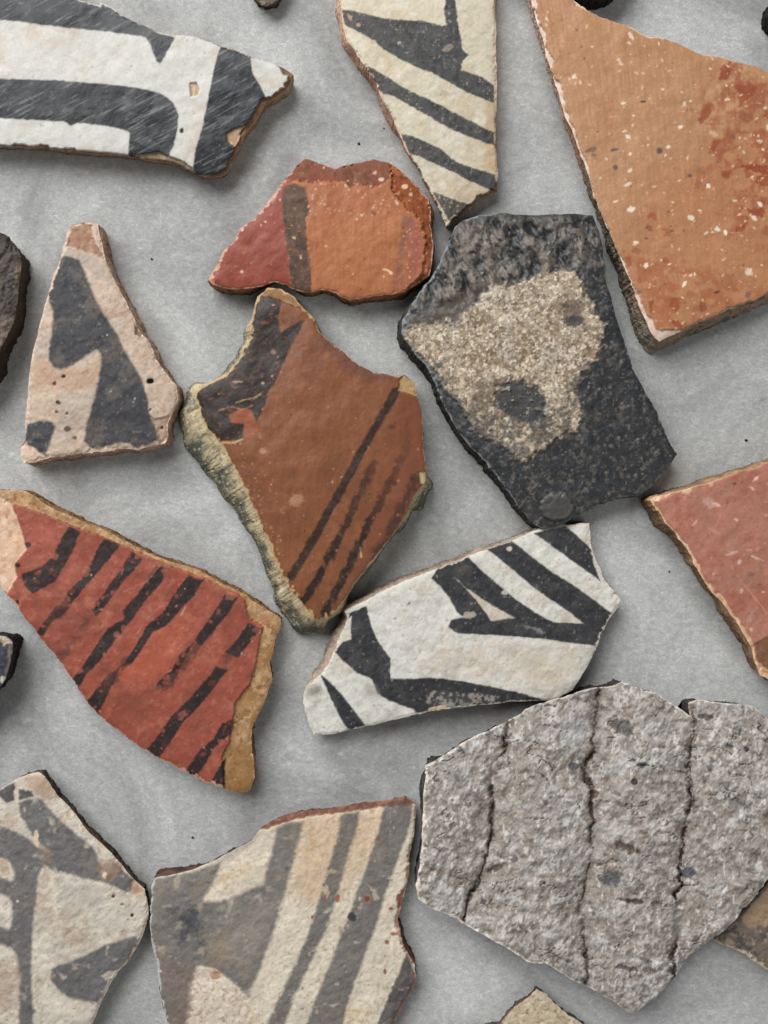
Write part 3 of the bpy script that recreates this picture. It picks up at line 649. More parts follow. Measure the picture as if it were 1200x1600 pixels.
# ---- brown sherd in the middle
FD = (50, 41, 38)
fdm = [(8, (78, 64, 56), 0.2, 1.1, 0.6), (18, (46, 38, 37), 0.1, 1, 0.6), (5, (96, 66, 50), 0.8, 1.4, 0.6)]
def fst(c):
    n = fbm(c.U, c.V, 3.0, seed(), 3, PI / 2 + 0.05, 8); c.col *= (1 + 0.05 * n)[..., None]
sherd('pottery_sherd', 'many-cornered russet brown sherd with thin black diagonal stripes, in the middle', (260, 440, 2.79),
      [(378, 150), (388, 95), (400, 62), (440, 25), (500, 30), (560, 65), (600, 120), (640, 160), (670, 220), (720, 270), (780, 320), (840, 370), (900, 400), (960, 405), (1010, 415), (1040, 406), (1080, 440), (1092, 500), (1107, 560), (1112, 640), (1122, 740), (1128, 830), (1126, 882), (1080, 940), (1050, 1010), (1000, 1090), (940, 1170), (880, 1240),
       (830, 1300), (790, 1370), (750, 1430), (700, 1470), (660, 1482), (625, 1455), (578, 1385), (525, 1315), (485, 1235), (445, 1145), (405, 1045), (375, 975), (335, 895), (295, 815), (255, 735), (225, 695), (185, 645), (157, 595), (147, 545), (128, 500), (138, 478), (200, 440), (270, 400), (318, 340), (365, 250), (370, 185)],
      58, base=(138, 88, 60), dome=7, tilt=(0.0, 0.0), mat='burnished', rgh=0.42,
      layers=[M((60, (126, 80, 56), 0.0, 1.2, 0.7), (20, (146, 92, 64), 0.2, 1.2, 0.6), (7, (130, 80, 54), 0.5, 1.2, 0.5), (40, (122, 80, 60), 0.3, 1.2, 0.5)), fst, RELIEF(60, 1.4), RELIEF(10, 0.2),
              P([(640, 150), (700, 240), (800, 330), (960, 400), (1000, 430), (900, 440), (780, 380), (680, 280)], (104, 66, 56), soft=7, edge=4, a=0.7),
              P([(1000, 470), (1130, 470), (1140, 900), (1050, 1030), (860, 1280), (780, 1280), (1000, 900)], (128, 74, 56), soft=20, edge=8, a=0.6),
              P([(378, 110), (393, 66), (440, 60), (505, 88), (485, 160), (500, 222), (560, 182), (604, 165), (580, 220), (550, 270), (527, 320), (490, 400), (467, 450), (440, 485), (430, 540), (392, 612), (370, 562), (330, 552), (270, 580), (282, 612), (340, 622), (330, 690), (310, 712), (280, 690), (240, 695), (185, 648), (155, 595), (145, 545), (125, 500),
                 (138, 476), (200, 438), (270, 398), (318, 336), (365, 250), (372, 180)], FD, soft=2.0, edge=1.4, part='painted_band', mott=fdm, wear=[(6, 0.9, 1.4, 0.6)]),
              P([(985, 462), (1022, 470), (1000, 520), (950, 590), (900, 680), (860, 750), (820, 840), (770, 920), (720, 1010), (680, 1090), (620, 1190), (570, 1270), (545, 1300), (525, 1285), (580, 1200), (640, 1100), (690, 1000), (740, 920), (790, 820), (840, 730), (890, 650), (940, 560)], (60, 44, 38), soft=1.8, edge=1.2, part='painted_stripe', mott=fdm, wear=[(6, 0.9, 1.4, 0.5)]),
              LINE([(1000, 478), (945, 575), (895, 665), (848, 745), (803, 830), (755, 920), (705, 1005), (655, 1095), (598, 1195), (540, 1290)], 12.5, (60, 44, 38), soft=2, edge=1.2, a=0.9, mott=fdm, wear=[(9, 0.8, 1.4, 0.5)]),
              LINE([(905, 790), (870, 870), (830, 950), (790, 1040), (740, 1140), (690, 1240), (640, 1330), (595, 1395)], 12.5, (56, 42, 38), soft=2.4, edge=2.2, a=1.0, part='painted_stripe', mott=fdm, wear=[(10, 0.8, 1.4, 0.55)], fade=((905, 790), (740, 1140), 0.6, 1)),
              LINE([(1060, 690), (1000, 830), (930, 960), (880, 1060), (820, 1190), (760, 1310), (690, 1445)], 12.5, (56, 42, 38), soft=2.4, edge=2.2, a=1.0, part='painted_stripe', mott=fdm, wear=[(10, 0.8, 1.4, 0.55)], fade=((1060, 690), (860, 1100), 0.3, 1)),
              LINE([(1090, 850), (1020, 1000), (970, 1090), (910, 1190)], 14, (74, 50, 44), soft=4, edge=3, a=0.85, part='painted_stripe', mott=fdm, wear=[(9, 0.2, 1.0, 0.7)]),
              E(985, 633, 18, 10, (84, 58, 50), edge=2, a=0.7), E(985, 878, 22, 12, (84, 58, 52), edge=3, a=0.7),
              P([(395, 66), (430, 22), (500, 26), (560, 60), (605, 118), (560, 108), (515, 92), (470, 70), (430, 62)], (150, 114, 82), soft=1.5, edge=1.6, dz=-6, part='exposed_clay', rough=0.85, mott=[(7, (176, 142, 108), 0.1, 1, 0.7), (7, (112, 80, 58), 0.2, 1, 0.6)]),
              P([(500, 130), (560, 115), (600, 140), (560, 182), (505, 190), (488, 160)], (128, 78, 50), soft=2, edge=1.5, a=0.9, mott=[(6, (92, 62, 46), 0.2, 1, 0.5)]),
              P([(1012, 432), (1038, 404), (1085, 440), (1094, 500), (1050, 490), (1008, 470)], (178, 146, 104), soft=1.2, edge=1.6, dz=-4, part='chip', rough=0.85, mott=[(6, (204, 178, 134), 0.1, 1, 0.7), (6, (140, 106, 74), 0.3, 1, 0.6)]),
              P([(1100, 828), (1130, 828), (1128, 884), (1106, 876)], (206, 186, 140), soft=1, edge=0.6, smooth=0, dz=-3, part='chip', rough=0.85),
              P([(575, 1378), (625, 1440), (640, 1475), (700, 1470), (655, 1490), (600, 1430)], (196, 160, 112), soft=1.2, edge=1.2, dz=-2, part='chip'),
              E(565, 955, 30, 26, (178, 138, 108), soft=2, edge=3.5, esc=4, a=0.75, wear=[(3, 0.2, 0.9, 0.6)]),
              E(420, 738, 12, 14, (184, 146, 118), edge=2, a=0.6), E(405, 670, 10, 12, (176, 130, 104), edge=2, a=0.6), E(310, 437, 24, 5, (176, 140, 106), edge=1.5), E(420, 443, 7, 4, (200, 170, 140), edge=0.6), E(466, 305, 12, 9, (150, 110, 86), edge=1.5), E(430, 180, 16, 7, (112, 66, 48), edge=1.5),
              LINE([(300, 530), (340, 515), (380, 508), (410, 490)], 1.6, (172, 134, 98), edge=0.8), LINE([(230, 560), (290, 545), (330, 560), (375, 540)], 1.4, (170, 110, 80), edge=0.8), LINE([(243, 702), (300, 702), (330, 688)], 3.0, (196, 156, 112), edge=0.8), LINE([(335, 860), (350, 920), (385, 985)], 1.3, (180, 130, 100), edge=0.8, a=0.7), LINE([(845, 1160), (850, 1200)], 2.0, (204, 168, 130), edge=0.7),
              P([(280, 580), (330, 556), (372, 566), (400, 640), (350, 700), (340, 620), (285, 612)], (158, 88, 60), soft=2, edge=1.5, a=0.7),
              FLECK(60, 0.8, 1.8, (190, 140, 108), 0.8, poly=[(250, 640), (420, 620), (480, 760), (560, 1000), (480, 1200), (300, 820)]), FLECK(40, 0.8, 1.8, (204, 156, 122), 0.85), FLECK(30, 0.8, 1.7, (66, 42, 34), 0.8), FLECK(70, 0.7, 1.2, (170, 110, 78), 0.6),
              RIM(1.8, (206, 172, 126), 1.0, 7, -1.0, 0.85, pts=[(378, 150, 1.2), (300, 370, 1.0), (150, 480, 0.5), (200, 660, 0.8), (380, 980, 1.2), (540, 1330, 1.6), (640, 1470, 2), (800, 1350, 0.4), (1050, 1010, 0.3), (1110, 600, 0.3), (840, 370, 0.1)])],
      flare=[(380, 110, 8), (365, 230, 18), (300, 370, 18), (200, 440, 10), (130, 490, 26), (150, 560, 46), (190, 650, 52), (250, 735, 52), (310, 850, 44), (380, 985, 34), (440, 1140, 26), (500, 1270, 28), (560, 1370, 40), (620, 1460, 40), (670, 1485, 26), (710, 1470, 6), (800, 1350, 3), (950, 1160, 3), (1050, 1010, 8), (1080, 950, 22), (1126, 890, 16), (1125, 800, 0), (1100, 560, 0), (840, 370, 0), (600, 120, 2), (480, 28, 4)],
      edge=((212, 196, 160), (96, 100, 90)), rough_edge=1.3, edge_split=0.34, edge_mott=[(10, (228, 214, 184), 0.5, 1.2, 0.4), (9, (70, 74, 68), 0.7, 1.2, 0.5), (26, (162, 142, 108), 0.4, 1.1, 0.5), (4, (66, 66, 58), 0.7, 1.2, 0.6), (4, (238, 228, 204), 0.8, 1.3, 0.6)])

# ---- black sherd with a tan patch
BK = (50, 52, 55)
def gbump(c):
    # low lumpy welts near the upper edge
    p = c.z([(90, 420), (300, 60), (860, 30), (880, 240), (560, 290), (330, 370)])
    m = sstep(-4, 14, sdf_poly(p, c.U, c.V))
    n = fbm(c.U, c.V, 16, seed(), 3, 1.2, 1.7)
    c.hgt += m * 4.2 * n
    k = (m * sstep(-0.6, 0.5, n) * 0.8)[..., None]
    c.col = c.col * (1 - k) + lin((128, 119, 110)) * k
sherd('pottery_sherd', 'black lumpy sherd with a large sandy tan patch and two dark spots', (600, 320, 2.5),
      [(275, 85), (310, 58), (380, 40), (470, 30), (560, 38), (650, 40), (740, 35), (818, 40), (838, 110), (856, 200), (870, 300), (895, 400), (935, 520), (970, 640), (1010, 710), (1050, 790), (1080, 850), (1110, 920), (1140, 975), (1100, 1040), (1050, 1100), (1000, 1130), (920, 1145), (850, 1165), (760, 1212), (700, 1247), (620, 1262), (580, 1240), (520, 1170),
       (460, 1090), (400, 1010), (340, 950), (290, 880), (240, 800), (215, 740), (200, 690), (160, 630), (110, 570), (70, 500), (75, 450), (100, 400), (140, 340), (180, 290), (220, 220), (255, 140)],
      46, base=BK, dome=5, mat='coarse', rgh=0.42,
      layers=[M((26, (84, 80, 75), 0.0, 1.0, 0.7), (6, (104, 98, 90), 0.1, 0.8, 0.75), (7, (38, 41, 45), 0.0, 0.6, 0.85), (14, (50, 53, 57), 0.2, 0.9, 0.6), (4, (140, 136, 132), 1.0, 1.6, 0.6)), RELIEF(9, 0.45), RELIEF(26, 1.2), gbump,
              M((5, (44, 47, 52), 0.45, 0.85, 0.85)),
              P([(85, 440), (200, 400), (330, 330), (560, 290), (420, 315), (330, 405), (290, 452), (90, 482)], (98, 89, 80), soft=5, edge=4, a=0.75),
              P([(85, 478), (190, 465), (290, 450), (330, 400), (380, 360), (420, 310), (500, 310), (570, 290), (630, 260), (690, 265), (740, 258), (780, 310), (800, 370), (830, 420), (862, 470), (850, 540), (830, 600), (785, 650), (760, 700), (745, 760), (772, 820), (750, 880), (700, 900), (650, 930), (600, 970), (545, 1003), (520, 990), (480, 960), (420, 930), (360, 890),
                 (330, 840), (300, 780), (250, 740), (212, 690), (178, 620), (110, 572), (78, 520)], (174, 158, 136), soft=5, edge=6, esc=9, dz=4.5, part='sandy_patch', rough=0.85,
                mott=[(36, (142, 122, 98), -0.1, 0.8, 0.7), (30, (196, 188, 176), 0.2, 1.1, 0.6), (6, (216, 200, 176), 0.1, 0.8, 0.8), (5, (122, 104, 84), 0.2, 0.9, 0.75), (3.5, (236, 226, 210), 0.5, 1.0, 0.8), (3.5, (92, 78, 64), 0.6, 1.1, 0.75)]),
              P([(800, 620), (760, 700), (745, 760), (772, 820), (740, 900), (600, 970), (545, 1003), (420, 930), (300, 790), (420, 800), (600, 900), (700, 760), (760, 640)], (74, 73, 72), soft=10, edge=9, esc=9, a=0.7, wear=[(7, -0.2, 0.5, 0.9)]),
              P([(170, 620), (215, 600), (260, 700), (330, 800), (420, 900), (520, 960), (540, 1010), (400, 960), (300, 860), (220, 740)], (66, 69, 74), soft=7, edge=8, esc=8, a=0.75, wear=[(7, 0.0, 0.6, 0.9)]),
              E(738, 425, 42, 44, (112, 98, 84), soft=8, edge=3, a=0.85, dz=-3.5, part='dark_spot'), E(745, 455, 38, 26, (58, 60, 64), soft=3, edge=5, esc=6, a=0.85), E(745, 395, 34, 10, (66, 62, 58), soft=3, edge=2, a=0.5, ang=-0.7),
              E(535, 765, 104, 86, (60, 63, 68), soft=6, edge=7, esc=8, a=0.95, dz=-3.5, part='dark_spot', ang=0.5, mott=[(6, (110, 102, 92), 0.5, 1.2, 0.6)], wear=[(6, 0.6, 1.2, 0.55)]), E(598, 850, 42, 48, (66, 66, 68), soft=5, edge=6, esc=7, a=0.85, wear=[(6, 0.2, 0.9, 0.7)]),
              P([(340, 690), (440, 690), (430, 800), (360, 850), (330, 780)], (104, 92, 78), soft=9, edge=6, a=0.6, wear=[(8, 0.0, 0.8, 0.7)]),
              E(675, 1180, 66, 54, (82, 80, 78), soft=2.5, edge=1.5, dz=3.0, part='lump'), E(675, 1182, 50, 38, (72, 72, 72), soft=4, edge=1, a=0.8),
              FLECK(200, 0.7, 1.7, (168, 164, 158), 0.6), FLECK(120, 1.0, 2.6, (34, 36, 42), 0.8, -0.5),
              RIM(2.4, (140, 146, 154), 1.0, 7, -1.0, 0.75, pts=[(100, 400, 0.8), (70, 490, 1.4), (150, 620, 1.5), (240, 800, 0.9), (400, 1010, 0.8), (580, 1240, 0.2), (1000, 1130, 0.1), (1100, 900, 0.1), (880, 300, 0), (600, 38, 0), (240, 180, 0.7)])],
      flare=[(70, 500, 6), (160, 640, 4), (240, 810, 2), (400, 1015, 3), (560, 1220, 3), (700, 1250, 1), (1050, 1100, 1), (1140, 975, 0), (900, 400, -4), (840, 100, -4), (600, 35, 2), (260, 120, 1)], edge=((66, 64, 62), (54, 50, 46)), edge_mott=[(9, (112, 96, 80), 0.4, 1.1, 0.5)])

# ---- red sherd with black strokes
HD = (56, 46, 46)
hdm = [(7, (86, 62, 58), 0.4, 1.2, 0.6), (12, (44, 38, 40), 0.1, 1, 0.6), (4, (96, 74, 70), 1.0, 1.6, 0.4)]
hw = [(9, 0.75, 1.3, 0.75)]
def hs(p, **k):
    k.setdefault('wear', hw)
    return P(p, k.pop('color', HD), soft=1.6, edge=1.3, esc=6, part='painted_stripe', mott=hdm, **k)
sherd('pottery_sherd', 'brick red sherd with many short black slanting strokes and a tan broken rim', (0, 740, 2.609),
      [(-190, 10), (0, 72), (90, 68), (150, 100), (220, 140), (300, 175), (380, 215), (470, 255), (560, 300), (640, 340), (740, 375), (800, 390), (860, 420), (920, 455), (1000, 490), (1060, 535), (1110, 565), (1150, 592), (1142, 640), (1122, 700), (1102, 770), (1112, 840), (1090, 900), (1060, 970), (1032, 1030), (1025, 1100), (1032, 1180),
       (1037, 1240), (1020, 1292), (960, 1302), (910, 1282), (840, 1257), (770, 1222), (700, 1187), (640, 1157), (580, 1122), (520, 1082), (460, 1032), (400, 977), (350, 930), (310, 870), (270, 800), (220, 730), (160, 660), (110, 600), (60, 530), (20, 480), (0, 440), (-190, 200)],
      40, base=(176, 138, 98), dome=6, rgh=0.55, mat='slip', face='broken_rim',
      layers=[M((9, (202, 168, 128), 0.1, 1.0, 0.8), (6, (132, 96, 62), 0.3, 1.0, 0.8), (30, (156, 114, 70), 0.0, 1, 0.7), (4, (216, 188, 150), 0.8, 1.3, 0.7)), RELIEF(6, 0.12), RELIEF(16, 0.35), RELIEF(50, 1.2),
              P([(930, 1100), (1100, 1100), (1100, 1330), (900, 1330)], (152, 112, 66), soft=14, edge=6, a=0.7),
              FLECK(130, 0.8, 2.4, (116, 82, 54), 0.75, -0.6), FLECK(110, 0.8, 2.2, (214, 186, 148), 0.7, 0.4),
              P([(-190, 20), (0, 92), (45, 120), (80, 200), (112, 310), (62, 370), (72, 420), (38, 492), (0, 460), (-190, 260)], (220, 184, 156), soft=1.5, edge=1.5, part='chip', dz=-1.5, mott=[(9, (236, 212, 188), 0.1, 1.1, 0.7), (10, (196, 150, 118), 0.3, 1.1, 0.7)]),
              P([(48, 122), (150, 155), (230, 185), (330, 225), (430, 262), (520, 300), (620, 345), (720, 385), (820, 420), (900, 460), (965, 488), (1000, 520), (1005, 560), (1030, 600), (1075, 622), (1058, 690), (1040, 790), (1020, 860), (962, 925), (948, 1010), (938, 1090), (905, 1150), (915, 1320), (700, 1230), (400, 1020), (200, 760), (60, 580), (20, 500), (72, 420), (60, 370), (112, 310), (80, 200)],
                (160, 86, 70), soft=1.3, edge=1.4, dz=4.0, part='red_slip', rough=0.5, smooth=0, mott=[(22, (168, 102, 82), 0.0, 1.1, 0.7), (9, (180, 114, 94), 0.5, 1.2, 0.6), (30, (142, 80, 66), 0.1, 1.1, 0.7), (12, (138, 78, 64), 0.4, 1.2, 0.5)]),
              P([(600, 640), (760, 600), (700, 780), (640, 820), (500, 860), (480, 800)], (192, 104, 80), soft=14, edge=10, a=0.55), P([(480, 900), (620, 880), (600, 1020), (480, 1010)], (138, 78, 64), soft=16, edge=8, a=0.6), P([(260, 560), (380, 560), (340, 690), (240, 690)], (136, 76, 64), soft=12, edge=8, a=0.6), P([(130, 200), (230, 210), (220, 270), (120, 280)], (178, 96, 82), soft=5, edge=5, a=0.6),
              hs([(285, 212), (328, 235), (300, 310), (260, 380), (225, 440), (130, 492), (95, 450), (88, 410), (170, 380), (215, 340), (245, 270)], wear=[(11.9, 0.85, 1.50, 0.59)]),
              hs([(425, 265), (492, 290), (450, 340), (400, 400), (350, 460), (290, 532), (265, 517), (275, 480), (330, 430), (370, 370), (395, 310)], wear=[(8.5, 1.35, 1.80, 0.42)]),
              hs([(230, 538), (288, 545), (210, 610), (172, 665), (148, 645), (190, 590)], fade=((290, 530), (160, 660), 0.7, 1)),
              hs([(540, 318), (592, 345), (530, 410), (480, 470), (430, 540), (390, 582), (372, 552), (420, 490), (470, 420), (510, 360)], wear=[(7.6, 0.35, 1.00, 0.68)]),
              hs([(640, 378), (688, 385), (660, 440), (600, 510), (555, 570), (520, 620), (460, 690), (420, 750), (360, 810), (320, 875), (290, 840), (340, 780), (390, 700), (440, 630), (510, 590), (498, 560), (550, 500), (600, 440)], wear=[(10.2, 0.95, 1.50, 0.59)]),
              hs([(765, 416), (832, 430), (790, 500), (740, 550), (690, 610), (620, 650), (590, 700), (540, 772), (500, 782), (560, 690), (600, 620), (660, 570), (710, 490)], wear=[(10.2, 0.85, 1.40, 0.59)]),
              hs([(490, 790), (465, 850), (432, 920), (398, 985), (350, 935), (400, 870), (440, 820)], fade=((500, 780), (400, 900), 0.5, 1)),
              hs([(920, 488), (972, 505), (930, 570), (880, 630), (822, 702), (793, 680), (840, 610), (890, 540)], wear=[(8.5, 1.35, 1.80, 0.42)]),
              hs([(790, 690), (745, 770), (705, 850), (630, 892), (640, 850), (700, 800), (730, 740)], wear=[(11.9, 0.35, 1.10, 0.68)]),
              hs([(1010, 608), (1068, 630), (1020, 690), (970, 748), (918, 727), (970, 670)], wear=[(8.5, 1.35, 1.80, 0.42)]),
              hs([(880, 788), (928, 800), (870, 880), (800, 960), (740, 1020), (690, 1100), (645, 1165), (590, 1135), (650, 1060), (700, 990), (770, 920), (830, 850)], wear=[(8.5, 1.25, 1.80, 0.42)]),
              hs([(905, 1020), (945, 1000), (942, 1060), (880, 1110), (850, 1160), (802, 1240), (755, 1215), (820, 1120), (870, 1080)], wear=[(8.5, 0.75, 1.40, 0.59)]),
              hs([(918, 1160), (915, 1290), (855, 1265), (890, 1200)], wear=[(8.5, 0.95, 1.50, 0.59)]),
              LINE([(280, 520), (235, 580)], 12, HD, soft=3, a=0.55, edge=2, wear=[(9, 0.0, 0.9, 0.7)]), LINE([(385, 575), (330, 640), (250, 740)], 13, (84, 58, 54), soft=4, a=0.5, edge=3, wear=[(11, 0.0, 0.8, 0.8)]), LINE([(520, 760), (460, 840)], 13, HD, soft=3, a=0.6, edge=2, wear=[(9, 0.2, 1.0, 0.7)]), LINE([(815, 690), (745, 775), (690, 860), (640, 880)], 13, HD, soft=3, a=0.55, edge=2.5, wear=[(10, 0.0, 0.8, 0.8)]), LINE([(940, 735), (900, 800)], 12, HD, soft=3, a=0.45, edge=2, wear=[(9, 0.0, 0.8, 0.8)]),
              E(115, 290, 12, 9, HD, edge=1.2), E(72, 372, 12, 10, HD, edge=1.2), E(260, 735, 26, 18, (92, 60, 54), soft=4, edge=4, a=0.7), E(360, 590, 18, 16, (110, 66, 58), soft=5, edge=4, a=0.6), E(70, 525, 10, 14, HD, edge=2),
              FLECK(70, 2.0, 6.5, (184, 110, 90), 0.5, 0.05, pw=1.5), FLECK(40, 2.0, 5.5, (136, 72, 58), 0.4, 0.0, pw=1.5), FLECK(60, 0.8, 1.8, (206, 134, 112), 0.75, 0.1), FLECK(10, 1.0, 1.6, (236, 200, 186), 0.9), FLECK(40, 0.8, 2.0, (120, 62, 50), 0.6),
              LINE([(505, 480), (600, 440), (650, 375)], 1.1, (196, 150, 136), a=0.5, edge=0.5), LINE([(560, 650), (600, 590), (680, 520)], 1.1, (196, 140, 124), a=0.5, edge=0.5), LINE([(740, 575), (755, 545)], 1.8, (206, 150, 134), a=0.7, edge=0.5),
              RIM(2.0, (216, 176, 146), 1.0, 6, -0.6, 0.85, pts=[(20, 480, 0.6), (160, 660, 0.2), (400, 977, 0.15), (600, 1130, 0.5), (800, 1235, 1.4), (900, 1275, 1.6), (960, 1300, 0.2), (1100, 700, 0), (900, 450, 0.1), (300, 180, 0.1)])],
      flare=[(0, 440, 1), (300, 850, -2), (700, 1190, -1), (960, 1300, 2), (1030, 1200, -2), (1080, 930, -4), (1100, 780, -4), (1150, 600, -3), (1000, 490, -1), (600, 320, -1), (200, 130, 0), (80, 68, 0)], edge=((164, 126, 88), (112, 86, 60)), edge_mott=[(8, (190, 152, 110), 0.2, 1, 0.6), (8, (116, 84, 54), 0.2, 1, 0.6)], rough_edge=2.4)

# ---- black and white sherd, centre
ID = (56, 57, 60)
idm = [(22, (78, 78, 79), 0.1, 1.2, 0.6), (8, (74, 74, 76), 0.3, 1.2, 0.6), (5, (40, 41, 45), 0.2, 1, 0.6), (3.5, (96, 95, 93), 1.0, 1.6, 0.35)]
def cracks(c):
    n = fbm(c.U, c.V, 15, seed(), 3); m = fbm(c.U, c.V, 22, seed(), 2)
    k = sstep(0.05, 0.0, np.abs(n)) * sstep(-0.1, 0.5, m) * 0.7
    c.col *= (1 - k * 0.5)[..., None]; c.hgt -= k * 1.0
iw = [(5, 1.1, 1.6, 0.25)]
sherd('pottery_sherd', 'white sherd with bold black zigzag bands, between the brown and the grey ridged sherds', (450, 800, 2.222),
      [(1045, 40), (1050, 110), (1075, 180), (1100, 240), (1130, 280), (1155, 315), (1120, 370), (1080, 440), (1060, 490), (1030, 550), (990, 620), (930, 655), (880, 658), (760, 660), (640, 672), (540, 687), (440, 707), (350, 722), (260, 744), (180, 767), (90, 777), (65, 720), (48, 640), (60, 605), (112, 565), (150, 500), (165, 470), (205, 370), (195, 345), (260, 310), (320, 280), (380, 250), (410, 235),
       (500, 200), (560, 180), (640, 150), (720, 118), (800, 85), (880, 58), (960, 45)],
      40, base=(218, 216, 208), dome=4, rgh=0.66,
      layers=[M((36, (202, 190, 172), 0.1, 1.1, 0.7), (9, (226, 223, 216), 0.2, 1.1, 0.6), (6, (190, 180, 166), 0.6, 1.3, 0.6), (20, (200, 196, 190), 0.2, 1.1, 0.5)), RELIEF(40, 1.0), RELIEF(10, 0.45), cracks,
              P([(640, 440), (1060, 470), (920, 650), (640, 570)], (206, 188, 164), soft=20, edge=10, a=0.45, wear=[(14, 0, 0.8, 0.7)]),
              P([(852, 74), (960, 46), (1000, 78), (1052, 125), (1062, 180), (1088, 245), (1050, 215), (980, 165), (920, 120)], ID, edge=0.9, part='painted_band', mott=idm, wear=iw),
              P([(690, 130), (775, 97), (840, 150), (920, 210), (1000, 260), (1070, 310), (1125, 352), (1112, 400), (1072, 465), (980, 455), (880, 440), (760, 430), (660, 425), (590, 422), (556, 400), (568, 375), (612, 366), (585, 345), (560, 300), (530, 260), (497, 230), (518, 198), (560, 178), (625, 156), (680, 210), (740, 260), (800, 310), (860, 350), (920, 383), (1025, 386), (980, 350), (920, 310), (850, 260), (780, 200), (730, 160)],
                ID, edge=0.8, part='painted_zigzag', mott=idm, wear=iw),
              P([(578, 226), (620, 265), (670, 300), (720, 330), (790, 368), (705, 377), (680, 340), (640, 290)], (206, 196, 180), edge=0.9, smooth=0), E(632, 358, 22, 12, (176, 166, 152), edge=1.5), E(752, 280, 12, 8, (190, 184, 174), edge=1.2), E(768, 128, 10, 7, (196, 190, 182), edge=1), E(850, 405, 36, 8, (150, 150, 150), ang=0.3, edge=3, a=0.5), E(610, 200, 26, 14, (98, 88, 80), a=0.5, edge=3, soft=3),
              P([(212, 350), (272, 328), (290, 400), (320, 460), (357, 510), (355, 578), (400, 580), (500, 575), (620, 590), (720, 610), (800, 625), (900, 655), (760, 668), (640, 680), (540, 692), (445, 698), (420, 680), (350, 655), (310, 630), (290, 580), (240, 560), (190, 515), (158, 485), (190, 450), (218, 440), (208, 390)], ID, edge=1.1, part='painted_zigzag', mott=idm, wear=iw),
              P([(112, 562), (160, 605), (200, 650), (240, 700), (272, 745), (212, 758), (180, 715), (150, 650)], ID, edge=0.8, part='painted_stripe', mott=idm, wear=iw),
              E(92, 620, 26, 24, (130, 128, 126), soft=7, edge=4, a=0.7), P([(480, 620), (620, 630), (740, 640), (700, 660), (520, 690), (480, 660)], (166, 158, 148), soft=2, edge=4, esc=5, a=0.75, wear=[(5, -0.3, 0.4, 0.95)]),
              P([(262, 590), (300, 600), (320, 640), (270, 640)], (156, 146, 136), soft=5, edge=3, a=0.6), E(520, 682, 34, 9, (206, 188, 166), ang=-0.15, edge=1.2), E(420, 690, 20, 10, (224, 220, 212), edge=1.5),
              P([(205, 372), (222, 360), (216, 400), (222, 440), (206, 425)], (208, 202, 192), edge=1.2),
              FLECK(70, 0.7, 1.6, (150, 138, 122), 0.6, -0.4), FLECK(20, 0.7, 1.2, (140, 138, 134), 0.6, poly=[(500, 200), (1050, 60), (1110, 400), (600, 420)]), FLECK(12, 1, 2, (120, 106, 92), 0.7, -0.6),
              RIM(1.6, (224, 214, 198), 1.0, 6, -0.7, 0.85, pts=[(1050, 60, 1.5), (1090, 240, 2.2), (1150, 315, 1.4), (1000, 600, 0.3), (700, 665, 0.8), (440, 707, 0.8), (90, 777, 0.8), (60, 620, 0.6), (200, 350, 1.0), (400, 240, 0.5), (800, 85, 0.2)])],
      flare=[(205, 370, 12), (165, 470, 14), (115, 562, 10), (60, 605, 2), (90, 777, -4), (400, 712, -6), (800, 660, -8), (930, 655, -8), (1060, 490, -2), (1155, 315, 2), (960, 45, 2), (500, 200, 3), (260, 310, 6)], edge=((184, 164, 148), (132, 120, 110)), edge_mott=[(8, (196, 172, 154), 0.2, 1, 0.6)])

